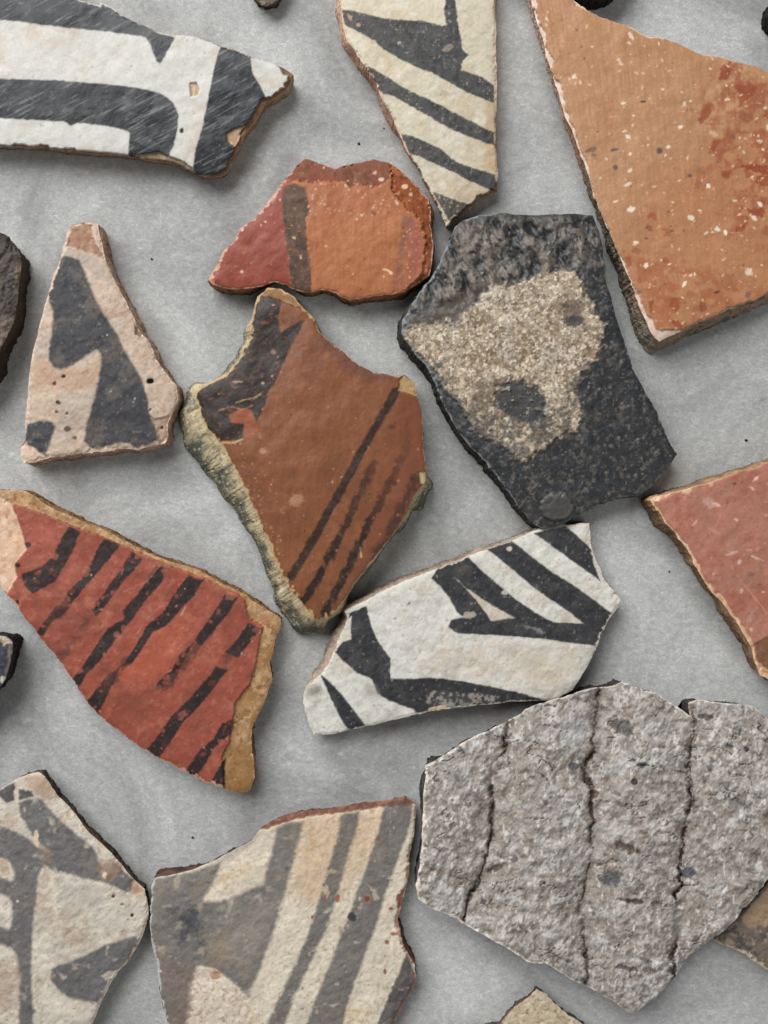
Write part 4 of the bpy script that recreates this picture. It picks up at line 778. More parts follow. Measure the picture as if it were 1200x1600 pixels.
# ---- rosy red sherd, right edge
sherd('pottery_sherd', 'rosy red sherd with pale scratches and a thin cream rim, at the right edge', (980, 700, 4),
      [(142, 325), (170, 308), (240, 293), (340, 263), (420, 240), (520, 215), (600, 185), (700, 155), (800, 125), (880, 100), (1200, -5), (1200, 1700), (930, 1500), (880, 1445), (830, 1420), (800, 1340), (780, 1260), (730, 1170), (680, 1080), (630, 1020), (580, 950), (530, 910), (490, 840), (440, 760), (400, 680), (370, 620), (330, 570), (290, 510), (240, 470), (200, 400), (162, 360)],
      52, base=(176, 120, 102), dome=3, rgh=0.5, mat='burnished',
      layers=[M((34, (164, 98, 80), 0.0, 1.1, 0.7), (14, (184, 124, 106), 0.3, 1.2, 0.6), (24, (164, 122, 104), 0.3, 1.2, 0.5), (6, (150, 94, 80), 0.6, 1.3, 0.5)), RELIEF(40, 1.2), RELIEF(8, 0.3),
              E(510, 345, 38, 30, (206, 168, 152), soft=4, edge=3.5, esc=6, a=0.75, ang=0.5), E(556, 352, 26, 10, (228, 192, 176), ang=0.3, edge=1.5, a=0.8), E(425, 465, 30, 8, (222, 186, 168), ang=-0.9, edge=1.5, a=0.8), E(545, 520, 44, 8, (198, 142, 122), ang=0.45, edge=1.2, a=0.8), E(650, 660, 42, 10, (222, 190, 176), ang=-0.35, edge=2, a=0.75), E(680, 448, 16, 8, (222, 184, 168), ang=0.5, edge=1), E(800, 195, 26, 8, (222, 184, 168), ang=-0.8, edge=1.2), E(780, 252, 20, 10, (222, 184, 168), ang=0.6, edge=1.2), E(700, 715, 14, 16, (214, 178, 162), edge=2, a=0.8), E(815, 690, 44, 7, (222, 186, 170), ang=0.35, edge=1.6, a=0.8),
              E(760, 640, 20, 8, (200, 150, 134), edge=1.5, a=0.7), E(770, 1055, 12, 38, (200, 156, 140), ang=0.4, edge=2, a=0.5), E(775, 1135, 9, 12, (214, 176, 158), edge=1), E(715, 895, 8, 14, (210, 170, 152), edge=1), E(850, 900, 14, 6, (206, 170, 156), edge=1), E(640, 590, 26, 60, (176, 126, 110), soft=10, edge=5, a=0.6), E(870, 420, 12, 12, (200, 160, 146), edge=2, a=0.7),
              LINE([(650, 740), (720, 840), (800, 940), (870, 1030)], 2.2, (202, 138, 112), edge=0.6, a=0.85, dz=-0.5), LINE([(700, 820), (640, 900)], 1.4, (190, 130, 110), edge=0.6, a=0.5),
              E(775, 790, 26, 12, (118, 84, 82), ang=-0.5, soft=3, edge=3, a=0.6), E(830, 855, 20, 9, (110, 72, 66), edge=2, a=0.7), E(672, 225, 10, 6, (120, 70, 60), edge=1), E(395, 305, 14, 14, (124, 84, 78), soft=3, edge=2, a=0.6), E(320, 315, 22, 14, (150, 82, 70), soft=4, edge=3, a=0.6),
              P([(775, 1240), (820, 1205), (900, 1175), (1200, 1080), (1200, 1600), (850, 1410), (810, 1320)], (128, 88, 68), soft=3, edge=2, part='exposed_clay', dz=-2, mott=[(9, (150, 106, 82), 0.1, 1.1, 0.7), (8, (104, 70, 54), 0.3, 1.1, 0.6)]),
              P([(800, 1330), (840, 1350), (880, 1390), (930, 1490), (880, 1450), (825, 1425)], (206, 160, 122), soft=1.5, edge=1.5, part='chip', dz=-2),
              P([(335, 240), (370, 228), (405, 262), (380, 290), (345, 280)], (214, 180, 146), soft=1.5, edge=1.2, a=0.9), E(522, 225, 14, 14, (214, 166, 142), edge=1.5, a=0.8), E(185, 325, 16, 12, (232, 206, 176), edge=1.2),
              FLECK(60, 0.7, 1.5, (214, 168, 150), 0.7), FLECK(40, 0.8, 1.8, (116, 66, 56), 0.6),
              RIM(4.0, (222, 180, 148), 0.5, 16, -2.0, 0.95, pts=[(145, 325, 1.0), (200, 400, 0.9), (300, 530, 0.8), (440, 760, 1.0), (560, 930, 1.5), (680, 1080, 1.2), (780, 1270, 1.3), (830, 1420, 1.5), (400, 245, 0.15), (700, 155, 0.1), (880, 100, 0.05)], mott=[(5, (244, 218, 188), 0.2, 1, 0.7), (6, (186, 134, 100), 0.3, 1, 0.6)])],
      flare=[(145, 325, 2), (240, 480, 4), (340, 590, -3), (400, 700, -4), (470, 820, -8), (560, 950, -7), (650, 1080, -1), (700, 1180, -1), (790, 1330, -7), (880, 1450, -7), (400, 250, 2), (600, 190, 4), (800, 130, 4), (880, 100, 4)], edge=((198, 160, 124), (140, 112, 88)), edge_mott=[(8, (150, 112, 82), 0.1, 1, 0.6), (14, (110, 108, 88), 0.3, 1, 0.6)], edge_split=0.4)

# ---- grey corrugated sherd
CR = [[(365, 150), (345, 260), (302, 370), (306, 430), (300, 540), (285, 620), (235, 735), (215, 800)],
      [(655, 40), (645, 150), (630, 260), (600, 310), (632, 395), (628, 480), (632, 570), (605, 690), (590, 780), (612, 900), (615, 1040)],
      [(955, 100), (960, 170), (943, 290), (950, 400), (935, 500), (915, 580), (920, 650), (900, 740), (905, 830), (890, 990), (885, 1080)]]
def coils(c):
    xs = []
    for ln in CR:
        p = c.z(ln)
        xs.append(np.interp(c.V, p[:, 1], p[:, 0]) + 3.2 * fbm(c.U, c.V, 16, seed(), 4, gain=0.65))
    edges = [c.U * 0 + c.u0 - 40] + xs + [c.U * 0 + c.u1 + 40]
    h = np.zeros_like(c.U)
    for k in range(4):
        m = (c.U >= edges[k]) & (c.U < edges[k + 1])
        t = np.clip((c.U - edges[k]) / (edges[k + 1] - edges[k]), 0, 1)
        # each coil laps over the one on its right, then dips under the left neighbour
        prof = 15.0 * np.sin(np.clip(t * 1.04, 0, 1) * PI) ** 0.75 + 6.0 * t
        h = np.where(m, prof, h)
        c.parts.append('clay_coil'); c.pid[m] = len(c.parts) - 1
    hp = np.pad(h, ((0, 0), (4, 4)), mode='edge')
    h = sum(hp[:, k:k + h.shape[1]] for k in range(9)) / 9
    c.hgt += h
    for x in xs:
        n = fbm(c.U, c.V, 58, seed(), 3)
        wd = 1.3 + 2.2 * sstep(-0.5, 0.9, n)
        g = np.exp(-((c.U - x) / wd) ** 2) * sstep(-0.9, 0.3, n)
        c.hgt -= 12 * g
        c.col = c.col * (1 - 0.85 * g[..., None]) + lin((70, 55, 45)) * 0.85 * g[..., None]
        g2 = np.exp(-((c.U - x) / 7) ** 2) * sstep(-0.7, 0.5, fbm(c.U, c.V, 18, seed(), 3)) * 0.6
        c.col = c.col * (1 - g2[..., None]) + lin((104, 90, 78)) * g2[..., None]
    # fine tears across the coils
    n = fbm(c.U, c.V, 20, seed(), 3, 0.1, 2.2); m = fbm(c.U, c.V, 26, seed(), 2)
    g = sstep(0.08, 0.0, np.abs(n)) * sstep(0.0, 0.6, m)
    c.hgt -= 4.5 * g
    c.col = c.col * (1 - 0.65 * g[..., None]) + lin((80, 66, 56)) * 0.65 * g[..., None]
    # pinched lumps
    n = fbm(c.U, c.V, 15, seed(), 3, 0, 1.0)
    c.hgt += 1.9 * n
    k = (sstep(0.3, 1.1, n) * 0.5)[..., None]
    c.col = c.col * (1 - k) + lin((188, 182, 176)) * k
    n = fbm(c.U, c.V, 7, seed(), 3, 0.2, 1.4)
    k = (sstep(0.3, 1.0, n) * 0.7 * sstep(-0.6, 0.6, fbm(c.U, c.V, 40, seed(), 2)))[..., None]
    c.col = c.col * (1 - k) + lin((104, 94, 86)) * k
    n = fbm(c.U, c.V, 9, seed(), 4, PI / 2, 1.5, 0.7)
    k = (sstep(0.35, 1.0, n) * 0.75 * sstep(-0.5, 0.7, fbm(c.U, c.V, 46, seed(), 2)))[..., None]
    c.col = c.col * (1 - k) + lin((216, 213, 209)) * k  # silvery highlights painted into the colour as pale patches on raised spots
    c.hgt += 1.2 * n
sherd('pottery_sherd', 'thick grey unpainted sherd with rough vertical ridges and cracks, at the lower right', (620, 1050, 2.069),
      [(90, 300), (140, 280), (230, 215), (300, 185), (360, 160), (440, 110), (510, 88), (580, 65), (640, 52), (700, 48), (730, 32), (780, 55), (840, 75), (900, 110), (948, 142), (945, 100), (970, 88), (1030, 95), (1100, 105), (1150, 115), (1200, 155), (1320, 230), (1320, 560), (1200, 670), (1150, 740), (1100, 790), (1060, 830), (1000, 880), (940, 920), (900, 990), (870, 1020), (840, 1055), (760, 1105), (700, 1070),
       (640, 1030), (560, 990), (490, 950), (420, 935), (350, 890), (280, 850), (210, 810), (170, 785), (110, 760), (70, 735), (62, 690), (75, 640), (80, 560), (85, 480), (92, 400), (90, 330)],
      48, base=(156, 148, 140), dome=6, mat='ridged', rgh=0.75, chip=(1.8, 11), face='clay_surface',
      layers=[M((30, (146, 134, 124), 0.0, 1.1, 0.7), (12, (182, 175, 168), 0.25, 1.1, 0.7), (7, (132, 122, 113), 0.3, 1.1, 0.6, PI / 2, 2.0), (40, (168, 164, 162), 0.2, 1.0, 0.6), (5, (216, 213, 209), 0.6, 1.2, 0.75, PI / 2, 2.0), (16, (196, 194, 192), 0.4, 1.1, 0.6)), RELIEF(6, 0.22), coils, RELIEF(34, 1.4),
              E(728, 180, 40, 26, (86, 84, 86), ang=0.6, soft=3, edge=6, esc=6, a=0.8, dz=-2), E(1000, 145, 26, 9, (82, 78, 76), ang=0.1, edge=2, a=0.85, dz=-2), E(690, 668, 36, 22, (78, 80, 86), soft=3, edge=4, a=0.85, dz=-1), E(942, 648, 30, 18, (72, 76, 86), soft=2.5, edge=3, a=0.85), E(745, 570, 38, 14, (90, 74, 60), ang=0.4, soft=3, edge=4, a=0.8, dz=-6), E(755, 740, 42, 6, (82, 66, 54), ang=0.15, edge=2, a=0.9, dz=-4), E(320, 635, 26, 10, (78, 70, 64), ang=-0.4, edge=3, a=0.8, dz=-3),
              E(570, 305, 18, 14, (74, 78, 86), edge=2, a=0.85), E(768, 357, 11, 10, (70, 68, 68), edge=1.5, dz=-3), E(640, 395, 16, 14, (96, 74, 58), edge=2, a=0.8, dz=-3), E(790, 300, 16, 9, (80, 82, 88), edge=2), E(400, 905, 16, 20, (100, 98, 98), soft=3, edge=2, a=0.7), E(745, 958, 34, 8, (80, 70, 62), ang=0.2, edge=3, a=0.8, dz=-3), E(1105, 415, 26, 20, (100, 98, 98), soft=3, edge=5, a=0.7), E(1130, 250, 8, 10, (74, 74, 78), edge=1, dz=-2), E(1075, 240, 12, 10, (100, 102, 108), edge=1.5, a=0.8), E(260, 410, 24, 20, (108, 96, 88), soft=3, edge=4, a=0.7), E(380, 605, 12, 12, (92, 92, 94), edge=2, a=0.8), E(785, 690, 14, 10, (104, 104, 108), edge=2, a=0.8), E(280, 742, 10, 8, (82, 82, 86), edge=1.5),
              E(570, 190, 46, 50, (184, 184, 186), soft=10, edge=7, a=0.6), E(850, 510, 40, 44, (200, 197, 192), soft=8, edge=7, a=0.6, wear=[(6, 0, 0.7, 0.8)]), E(160, 720, 60, 32, (180, 179, 178), ang=0.4, soft=8, edge=6, a=0.6), E(700, 510, 50, 22, (196, 190, 184), ang=0.4, soft=5, edge=6, a=0.6, dz=1.0), E(910, 160, 40, 22, (196, 190, 182), ang=0.3, soft=4, edge=4, a=0.6), E(1040, 160, 14, 8, (220, 212, 204), edge=1.5),
              FLECK(90, 1.0, 3.0, (92, 88, 86), 0.8, -0.5, pw=2.5), FLECK(120, 0.8, 2.2, (204, 200, 194), 0.8, 0.3), FLECK(40, 1.2, 3.2, (98, 98, 104), 0.7, -0.4), FLECK(90, 0.8, 1.6, (112, 92, 78), 0.8, -0.8),
              RIM(3.0, (226, 218, 208), 0.8, 7, -1.5, 0.9, pts=[(90, 330, 1.3), (85, 500, 1.3), (65, 690, 1.5), (170, 785, 1.4), (350, 890, 1.1), (450, 940, 1.4), (560, 990, 0.9), (700, 1070, 0.2), (840, 1055, 0), (1100, 790, 0), (1200, 155, 0.2), (900, 110, 0.6), (600, 60, 0.3), (300, 185, 0.4)])],
      flare=[(90, 300, -6), (88, 400, 2), (80, 560, -3), (62, 690, 0), (350, 890, -4), (600, 1010, 0), (690, 1065, 2), (770, 1105, 12), (840, 1055, 10), (1000, 880, -6), (1150, 740, -8), (1150, 115, -8), (950, 100, -8), (700, 45, -6), (500, 90, -14), (440, 110, -14), (300, 185, -14), (150, 270, -14)], edge=((92, 86, 80), (62, 60, 58)), edge_mott=[(9, (116, 108, 100), 0.3, 1.1, 0.5)], edge_split=0.3)

# ---- cream and grey sherd, bottom left
LD = (96, 96, 100)
ldm = [(24, (112, 104, 98), 0.1, 1.1, 0.6), (7, (80, 81, 86), 0.2, 1.1, 0.6), (5, (118, 118, 122), 0.6, 1.3, 0.5)]
sherd('pottery_sherd', 'cream sherd with soft grey angular bands, in the bottom left corner', (0, 1190, 3.904),
      [(-280, 310), (0, 165), (60, 130), (110, 100), (160, 85), (230, 64), (272, 100), (310, 150), (350, 210), (400, 260), (450, 310), (520, 390), (580, 460), (650, 530), (720, 600), (770, 660), (820, 720), (882, 780), (895, 830), (908, 930), (892, 1000), (862, 1080), (832, 1130), (780, 1220), (720, 1280), (680, 1340), (640, 1420), (600, 1500), (560, 1600), (480, 1860), (-280, 1860)],
      34, base=(214, 206, 192), dome=5,
      layers=[M((30, (182, 162, 142), 0.1, 1.1, 0.7), (9, (216, 208, 194), 0.2, 1.1, 0.7), (5, (168, 150, 130), 0.6, 1.2, 0.6), (50, (186, 178, 168), 0.1, 1.1, 0.5)), RELIEF(36, 1.2), RELIEF(8, 0.5),
              P([(0, 165), (110, 95), (150, 90), (95, 215), (110, 350), (60, 330), (0, 210)], (196, 188, 176), soft=4, edge=2, a=0.5),
              P([(-280, 300), (0, 385), (90, 430), (170, 470), (240, 530), (312, 560), (300, 620), (260, 640), (235, 690), (225, 800), (205, 950), (195, 1080), (190, 1250), (195, 1400), (205, 1540), (180, 1860), (110, 1860), (120, 1400), (115, 1250), (95, 1150), (0, 1110), (-280, 1030), (-280, 930), (0, 1005), (72, 1032), (70, 900), (72, 842), (0, 800), (-280, 710), (-280, 620), (0, 700), (82, 742), (92, 680), (60, 610), (0, 585), (-280, 500)],
                LD, soft=3.4, a=0.9, edge=1.2, smooth=1, part='painted_band', mott=ldm, wear=[(16, 0.9, 1.5, 0.4)]),
              P([(115, 250), (180, 225), (250, 230), (300, 290), (370, 360), (440, 420), (520, 480), (580, 540), (600, 600), (625, 650), (720, 630), (775, 680), (815, 720), (800, 805), (740, 780), (640, 740), (520, 715), (400, 680), (320, 670), (265, 610), (290, 540), (230, 490), (170, 410), (120, 330)], LD, soft=3.2, a=0.9, edge=1.3, part='painted_band', mott=ldm, wear=[(14, 0.8, 1.4, 0.5)]),
              P([(320, 1260), (400, 1230), (520, 1180), (640, 1120), (760, 1080), (835, 1065), (850, 1130), (770, 1220), (700, 1290), (650, 1370), (600, 1475), (540, 1462), (430, 1450), (360, 1400), (308, 1330)], LD, soft=3.0, a=0.92, edge=1.3, part='painted_band', mott=ldm, wear=[(14, 0.9, 1.5, 0.5)]),
              P([(-280, 320), (0, 168), (102, 115), (92, 230), (40, 252), (0, 212), (-280, 250)], (92, 90, 90), soft=2.4, edge=1.5, part='painted_band', mott=ldm, wear=[(14, 0.6, 1.3, 0.5)]),
              P([(110, 165), (192, 180), (202, 210), (120, 238)], (92, 90, 90), soft=2, edge=1.5, part='painted_spot', mott=ldm, wear=[(14, 0.6, 1.3, 0.5)]),
              P([(150, 90), (270, 105), (350, 215), (300, 260), (230, 200), (160, 150)], (172, 146, 122), soft=7, edge=4, a=0.7), P([(600, 600), (720, 600), (735, 680), (690, 730), (620, 720), (590, 660)], (158, 132, 110), soft=4, edge=3, a=0.7),
              E(635, 690, 14, 24, (224, 204, 178), edge=1.8), P([(235, 500), (300, 540), (330, 640), (270, 620)], (150, 130, 116), soft=6, edge=3, a=0.7), P([(212, 425), (228, 420), (240, 500), (230, 525), (200, 480)], (214, 196, 172), edge=1.5), P([(795, 720), (850, 740), (885, 790), (830, 815), (800, 790)], (184, 154, 130), soft=2, edge=2, dz=-2, part='chip'),
              P([(612, 1305), (650, 1275), (705, 1272), (680, 1315), (640, 1330)], (180, 168, 154), edge=0.8, dz=-2, part='chip'),
              P([(280, 640), (320, 690), (350, 800), (360, 1000), (330, 1060), (320, 800)], (222, 210, 192), soft=3, edge=3, a=0.7), P([(370, 720), (500, 730), (640, 790), (600, 900), (400, 960)], (188, 182, 174), soft=8, edge=5, a=0.6), P([(-280, 1180), (100, 1220), (110, 1500), (-280, 1500)], (164, 138, 116), soft=14, edge=8, a=0.6), P([(300, 1430), (560, 1470), (520, 1860), (240, 1860)], (214, 206, 192), soft=8, edge=6, a=0.5),
              P([(0, 600), (40, 600), (70, 700), (30, 700), (0, 680)], (190, 160, 136), soft=2, edge=2, a=0.7), LINE([(98, 120), (92, 200), (108, 280), (112, 350)], 3.0, (214, 202, 184), edge=1, a=0.8), LINE([(125, 240), (180, 222), (235, 215)], 2.5, (206, 190, 168), edge=1, a=0.8),
              E(807, 938, 10, 12, (70, 56, 46), edge=0.5, dz=-4), E(692, 822, 9, 10, (100, 84, 72), edge=0.5, dz=-3), E(745, 872, 12, 6, (130, 110, 94), edge=0.6, dz=-2), E(106, 852, 8, 6, (214, 214, 210), edge=0.5), E(190, 1525, 26, 28, (84, 84, 92), soft=4, edge=3, a=0.7), E(695, 650, 20, 36, (128, 108, 94), a=0.5, soft=3), 
              FLECK(120, 0.7, 1.6, (140, 118, 98), 0.7, -0.5), FLECK(60, 0.8, 1.8, (228, 220, 206), 0.3, 0.2),
              RIM(2.0, (206, 188, 166), 1.0, 7, -1.0, 0.85, pts=[(160, 85, 0.6), (270, 100, 0.3), (450, 310, 0.8), (650, 530, 1.0), (800, 700, 0.8), (900, 900, 0.8), (850, 1100, 1.0), (760, 1250, 1.2), (620, 1460, 0.8)])],
      flare=[(160, 85, -4), (230, 64, -4), (270, 100, -6), (450, 310, -8), (800, 700, -8), (905, 930, -8), (780, 1220, -8), (600, 1500, -8)], edge=((112, 98, 84), (66, 60, 54)), edge_mott=[(8, (140, 120, 100), 0.2, 1, 0.5)])

# ---- cream sherd with grey bars, bottom centre
MD = (104, 102, 102)
mdm = [(24, (120, 114, 108), 0.1, 1.1, 0.6), (7, (86, 86, 89), 0.2, 1.1, 0.6), (4, (138, 128, 116), 0.8, 1.4, 0.6)]
sherd('pottery_sherd', 'cream sherd with straight slanting grey bars and a reddish broken top, bottom centre', (220, 1230, 2.609),
      [(490, 160), (540, 132), (620, 102), (700, 92), (800, 82), (900, 62), (1000, 52), (1080, 38), (1122, 70), (1117, 200), (1097, 280), (1082, 400), (1062, 480), (1047, 540), (1062, 620), (1082, 670), (1112, 720), (1122, 790), (1092, 850), (1052, 930), (960, 1130), (150, 1130), (100, 940), (80, 850), (65, 720), (45, 650), (38, 540), (43, 400), (55, 370), (120, 360), (200, 338), (300, 298), (400, 248), (450, 213)],
      38, base=(222, 211, 192), dome=5,
      layers=[M((34, (210, 184, 146), 0.2, 1.2, 0.6), (7, (230, 221, 205), 0.2, 1.1, 0.7), (5, (178, 152, 120), 0.6, 1.2, 0.6), (40, (206, 198, 180), 0.1, 1, 0.6)), RELIEF(40, 1.2), RELIEF(7, 0.45),
              P([(660, 110), (1000, 90), (940, 300), (820, 420), (700, 480), (620, 420)], (202, 166, 128), soft=18, edge=10, a=0.5),
              P([(43, 372), (200, 345), (300, 315), (330, 300), (300, 380), (250, 472), (330, 462), (420, 427), (500, 392), (510, 340), (535, 260), (555, 165), (610, 140), (662, 140), (640, 230), (610, 350), (590, 420), (560, 520), (530, 620), (500, 700), (470, 780), (440, 855), (400, 820), (340, 770), (300, 740), (230, 725), (200, 800), (190, 900), (180, 960), (150, 1130), (100, 1100), (80, 850), (60, 720), (40, 650), (34, 540)],
                MD, soft=4.0, a=0.88, edge=1.6, part='painted_band', mott=mdm, wear=[(16, 0.6, 1.6, 0.4)]),
              P([(330, 580), (500, 470), (540, 480), (510, 640), (430, 760), (330, 720)], (150, 140, 132), soft=14, edge=8, a=0.75), P([(120, 500), (260, 480), (240, 640), (160, 640)], (66, 69, 76), soft=14, edge=10, a=0.8, wear=[(14, 0.0, 0.9, 0.7)]), P([(270, 620), (340, 580), (360, 700), (280, 730)], (150, 136, 118), soft=10, edge=5, a=0.7), P([(80, 700), (230, 740), (200, 1130), (100, 1130)], (126, 110, 102), soft=8, edge=8, esc=8, a=0.7, wear=[(14, 0.1, 0.8, 0.7)]),
              P([(450, 205), (500, 165), (500, 190), (420, 260), (330, 310), (290, 310)], (150, 144, 138), soft=6, edge=3, a=0.7),
              P([(815, 112), (892, 98), (880, 180), (850, 260), (820, 370), (790, 470), (760, 570), (710, 680), (660, 780), (620, 870), (590, 960), (530, 1130), (440, 1130), (530, 930), (580, 830), (630, 720), (680, 600), (720, 480), (750, 380), (780, 270), (800, 200)], MD, soft=3.4, a=0.9, edge=1.4, part='painted_stripe', mott=mdm, wear=[(12, 0.8, 1.4, 0.5)]),
              P([(990, 80), (1050, 58), (1112, 70), (1092, 170), (1062, 260), (1022, 370), (992, 450), (960, 560), (930, 640), (900, 720), (870, 800), (840, 900), (790, 1130), (600, 1130), (690, 930), (730, 820), (780, 700), (820, 590), (850, 520), (880, 430), (910, 350), (940, 260), (970, 180)], MD, soft=3.4, a=0.9, edge=1.4, part='painted_stripe', mott=mdm, wear=[(12, 0.9, 1.4, 0.5)]),
              P([(1085, 675), (1130, 790), (1060, 930), (970, 1130), (900, 1130), (990, 900), (1040, 780)], (92, 88, 88), soft=2.2, edge=1.5, part='painted_stripe', mott=mdm, wear=[(12, 0.7, 1.3, 0.5)]),
              P([(480, 170), (540, 128), (620, 98), (800, 76), (1000, 46), (1080, 32), (1130, 60), (1090, 75), (1000, 78), (900, 92), (800, 104), (700, 116), (620, 132), (555, 152), (510, 172)], (130, 88, 72), soft=1.6, edge=1.8, dz=-5, part='exposed_clay', mott=[(6, (158, 112, 92), 0.1, 1, 0.7), (7, (98, 64, 54), 0.2, 1, 0.6)]),
              E(1060, 68, 30, 12, (104, 88, 80), soft=3, edge=2, a=0.8), P([(1045, 440), (1075, 420), (1062, 490), (1045, 500)], (142, 90, 72), edge=1.5, dz=-2, part='chip'),
              P([(230, 735), (300, 745), (340, 775), (400, 825), (440, 865), (440, 1000), (400, 1130), (190, 1130), (210, 820)], (214, 200, 182), soft=2.5, edge=5, esc=6, a=0.85, dz=0.8, mott=[(5, (236, 228, 216), 0.1, 1, 0.7), (5, (170, 134, 108), 0.5, 1.1, 0.7)]),
              E(803, 452, 10, 18, (150, 92, 66), edge=1, a=0.9), E(922, 455, 18, 20, (146, 128, 116), edge=1.2), E(922, 455, 12, 15, (130, 78, 60), edge=1), E(860, 525, 15, 20, (64, 66, 72), edge=2), E(755, 425, 12, 30, (204, 180, 150), edge=2, a=0.7), E(752, 445, 6, 8, (160, 100, 74), edge=1), E(700, 530, 6, 8, (150, 92, 66), edge=1), E(968, 208, 7, 8, (150, 92, 70), edge=0.8), E(1003, 632, 8, 9, (150, 100, 78), edge=1), E(995, 750, 8, 12, (150, 98, 74), edge=1), E(1020, 495, 10, 6, (140, 92, 74), edge=1), E(1035, 598, 16, 7, (160, 104, 84), edge=1), E(815, 590, 7, 22, (176, 140, 112), edge=1, a=0.7), E(300, 765, 18, 18, (176, 128, 100), edge=2.5, a=0.8), E(245, 668, 14, 14, (176, 158, 146), edge=2.5, a=0.7),
              FLECK(110, 0.7, 1.6, (160, 124, 92), 0.75, -0.4), FLECK(30, 0.8, 1.8, (148, 92, 68), 0.8), FLECK(60, 0.8, 1.6, (236, 226, 204), 0.3), FLECK(24, 0.8, 2.0, (70, 68, 70), 0.7),
              RIM(2.0, (152, 110, 90), 1.0, 7, -1.0, 0.85, pts=[(1115, 200, 0.8), (1080, 400, 1.4), (1050, 540, 1.6), (1080, 680, 1.2), (1110, 790, 1.2), (1050, 930, 1.2), (700, 90, 0), (45, 600, 0), (300, 300, 0)]),
              RIM(2.0, (196, 196, 194), 1.0, 7, -1.0, 0.85, pts=[(1115, 200, 0), (1080, 680, 0), (700, 90, 0), (45, 400, 1), (45, 600, 1.3), (80, 850, 1.5), (300, 300, 0), (450, 213, 0)])],
      flare=[(45, 400, 1), (60, 700, 1), (100, 940, 2), (300, 300, -8), (500, 150, -9), (800, 80, -10), (1120, 60, -6), (1060, 480, 0), (1110, 760, 0)], edge=((112, 82, 68), (70, 58, 52)), edge_mott=[(8, (140, 104, 84), 0.2, 1, 0.5)])

# ---- pieces cut by the frame
sherd('pottery_sherd', 'thick dark brown rough sherd cut by the left edge, beside the triangular sherd', (0, 350, 3.9),
      [(-260, 40), (-10, 48), (30, 62), (70, 112), (115, 165), (132, 230), (128, 300), (112, 400), (98, 520), (76, 620), (40, 700), (-5, 780), (-30, 900), (-260, 1200)],
      44, base=(84, 77, 71), dome=4, mat='coarse', rgh=0.8, tilt=(0, 0), face='clay_surface',
      layers=[M((8, (112, 102, 94), 0.2, 1.1, 0.7), (10, (60, 55, 52), 0.1, 1, 0.7), (20, (76, 76, 80), 0.2, 1.1, 0.6)), RELIEF(12, 1.8), RELIEF(5, 0.6),
              P([(100, 250), (150, 215), (150, 290), (128, 380), (95, 290)], (140, 122, 100), soft=4, edge=4, a=0.75, part='tan_patch'), P([(0, 600), (90, 580), (60, 700), (10, 770), (-40, 760)], (136, 120, 104), soft=5, edge=4, a=0.7, part='tan_patch'),
              P([(-260, 30), (0, 30), (50, 50), (160, 165), (100, 170), (30, 130), (-260, 120)], (66, 58, 52), soft=4, edge=3, a=0.8, dz=-8, part='broken_rim'), FLECK(30, 0.8, 2, (150, 140, 130), 0.7)],
      flare=[(60, 80, -4), (170, 240, -2), (120, 450, -4), (0, 800, -4)], edge=((82, 72, 64), (60, 54, 50)))
sherd('pottery_sherd', 'small black sherd with cream chipped edge at the left edge, below the red one', (0, 970, 11.43),
      [(-700, 150), (0, 262), (100, 272), (200, 350), (228, 400), (225, 470), (170, 750), (100, 1000), (0, 1185), (-700, 1900)],
      50, base=(66, 71, 80), dome=2,
      layers=[M((9, (92, 95, 102), 0.2, 1.1, 0.6), (6, (46, 50, 58), 0.2, 1, 0.6)), RELIEF(10, 0.8),
              P([(-700, 150), (0, 250), (110, 262), (235, 390), (200, 430), (120, 390), (60, 430), (0, 330), (-700, 200)], (196, 180, 158), edge=2, soft=1.5, part='chip', dz=-1, mott=[(5, (140, 124, 106), 0.2, 1, 0.7)]),
              P([(150, 430), (235, 430), (180, 750), (110, 1000), (80, 980), (130, 750)], (150, 138, 126), soft=2, edge=1.5, a=0.7), E(50, 1050, 60, 70, (206, 200, 190), edge=2)],
      flare=[(0, 260, -4), (230, 420, -6), (170, 750, -8), (0, 1185, -6)], edge=((60, 54, 50), (44, 40, 38)))
sherd('pottery_sherd', 'pale tan sherd tip poking in at the bottom edge, under the grey ridged sherd', (720, 1480, 3.53),
      [(60, 445), (150, 430), (210, 420), (260, 370), (330, 310), (420, 235), (470, 260), (540, 330), (620, 390), (700, 440), (800, 560), (700, 680), (200, 680), (60, 600)],
      22, base=(192, 178, 152), dome=3,
      layers=[M((7, (214, 204, 182), 0.2, 1.1, 0.7), (5, (140, 116, 92), 0.45, 1.1, 0.7), (20, (176, 158, 130), 0.1, 1, 0.6)), RELIEF(8, 0.7),
              P([(40, 460), (150, 420), (215, 415), (240, 400), (200, 470), (100, 500)], (112, 84, 70), soft=4, edge=3, a=0.9, part='exposed_clay', dz=-3), FLECK(50, 0.8, 1.8, (120, 92, 72), 0.8, -0.4)],
      flare=[(420, 235, -6), (600, 380, -6), (250, 380, -6)], edge=((130, 118, 102), (78, 72, 66)))
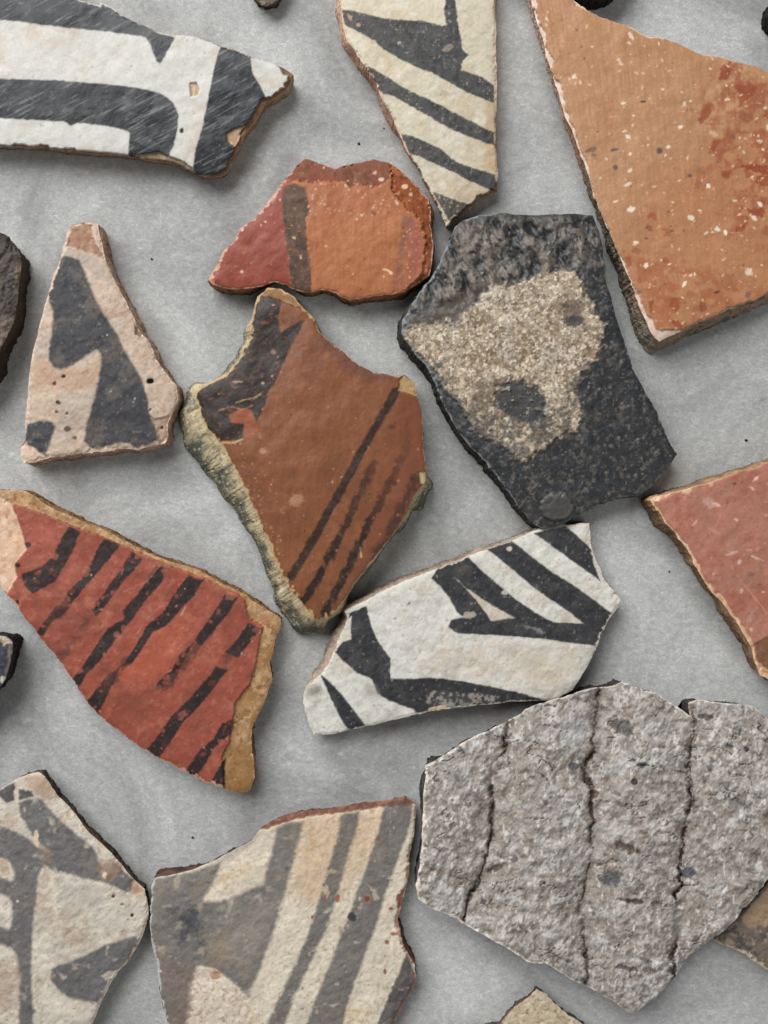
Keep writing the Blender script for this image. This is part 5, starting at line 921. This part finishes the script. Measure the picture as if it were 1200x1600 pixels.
sherd('pottery_sherd', 'tan and dark mottled sherd corner at the right edge, beside the grey ridged sherd', (1080, 1350, 6.4),
      [(245, 755), (330, 650), (420, 570), (500, 470), (600, 380), (700, 275), (768, 195), (1150, -120), (1200, 100), (1200, 1300), (900, 1130), (768, 1060), (700, 1020), (600, 950), (500, 880), (400, 840), (300, 795)],
      36, base=(118, 106, 96), dome=3,
      layers=[M((9, (74, 72, 74), 0.1, 0.8, 0.85), (8, (158, 140, 122), 0.3, 1, 0.7), (5, (90, 80, 74), 0.4, 1.1, 0.6)), RELIEF(9, 0.9),
              P([(500, 540), (515, 590), (570, 635), (640, 625), (768, 600), (1200, 500), (1200, -100), (1100, -60), (768, 240), (620, 400)], (158, 136, 112), soft=2.5, edge=2, part='tan_patch', mott=[(20, (176, 152, 124), 0.1, 1, 0.6), (9, (140, 116, 92), 0.4, 1.1, 0.5)]), FLECK(30, 0.8, 2.0, (176, 158, 138), 0.7),
              RIM(2.6, (206, 190, 168), 0.8, 6, -1.2, 0.9, pts=[(250, 760, 0.6), (400, 840, 0.9), (600, 950, 1.3), (740, 1040, 1.2), (600, 380, 0.0), (768, 195, 0)])],
      flare=[(250, 760, 0), (500, 880, 0), (768, 1060, 0), (600, 380, 0), (420, 570, -4)], edge=((90, 80, 70), (60, 54, 50)))
sherd('pottery_sherd', 'rough grey brown sherd poking in at the top edge, left of the cream striped one', (360, 0, 6.67),
      [(150, -420), (190, -140), (230, -20), (275, 30), (320, 58), (370, 64), (430, 44), (470, 20), (510, -40), (580, -220), (600, -420)],
      26, base=(132, 120, 108), dome=3, mat='coarse', rgh=0.8, face='clay_surface',
      layers=[M((9, (150, 134, 118), 0.2, 1.1, 0.7), (9, (80, 70, 62), 0.1, 1, 0.7)), RELIEF(10, 1.6), P([(160, 0), (240, 70), (330, 120), (300, 60), (220, 0), (150, -100)], (76, 66, 58), soft=4, edge=3, a=0.8, dz=-5, part='broken_rim')],
      flare=[(370, 64, -8), (200, 0, -4), (530, -20, -4)], edge=((104, 88, 76), (62, 54, 48)))
sherd('pottery_sherd', 'dark grey sherd barely showing at the top edge, above the orange sherd', (0, 0, 1), [(888, -70), (1000, -70), (972, -18), (958, -8), (938, -3), (916, -6), (902, -12), (895, -26)],
      40, base=(62, 60, 60), dome=2, mat='coarse', rgh=0.8, face='clay_surface', layers=[M((9, (88, 84, 80), 0.2, 1.1, 0.7)), RELIEF(10, 1.2)], flare=[(930, 8, -4), (900, -70, 0)], edge=((58, 55, 52), (42, 40, 38)))
sherd('pottery_sherd', 'black sherd sliver showing at the right edge, near the top right corner', (0, 0, 1), [(1208, 2), (1230, -20), (1268, -25), (1268, 56), (1236, 44), (1214, 30), (1206, 18)],
      36, base=(52, 52, 54), dome=2, mat='coarse', rgh=0.8, face='clay_surface', layers=[M((9, (84, 82, 80), 0.2, 1.1, 0.7)), RELIEF(10, 1.2)], flare=[(1200, 10, 2), (1268, 20, 0)], edge=((50, 48, 46), (40, 38, 36)))

# ---- crumbs of grit on the table
def grit():
    rs = np.random.RandomState(5)
    spots = [(561, 225, 2.4), (600, 201, 1.4), (237, 405, 2.0), (1166, 688, 2.4), (301, 1309, 2.0), (1046, 893, 1.6)]
    co = []; fa = []
    for (x, y, r) in spots:
        b = len(co)
        X, Y = x - 600, -(y - 800)
        ring = [(X + r * rs.uniform(.7, 1.3) * math.cos(a), Y + r * rs.uniform(.7, 1.3) * math.sin(a), 0.2) for a in np.arange(6) * PI / 3]
        co += ring + [(X + rs.uniform(-.3, .3) * r, Y + rs.uniform(-.3, .3) * r, r * 1.3)]
        fa += [(b + i, b + (i + 1) % 6, b + 6) for i in range(6)]
    co = np.array(co) * S
    rgba = np.tile(np.append(lin((48, 44, 42)), 0.9), (len(co), 1))
    o = build_mesh('grit', co, np.array(fa), rgba, MAT['core'])
    o['kind'] = 'stuff'; o['label'] = 'tiny dark crumbs of grit scattered on the grey table'; o['category'] = 'grit'
grit()
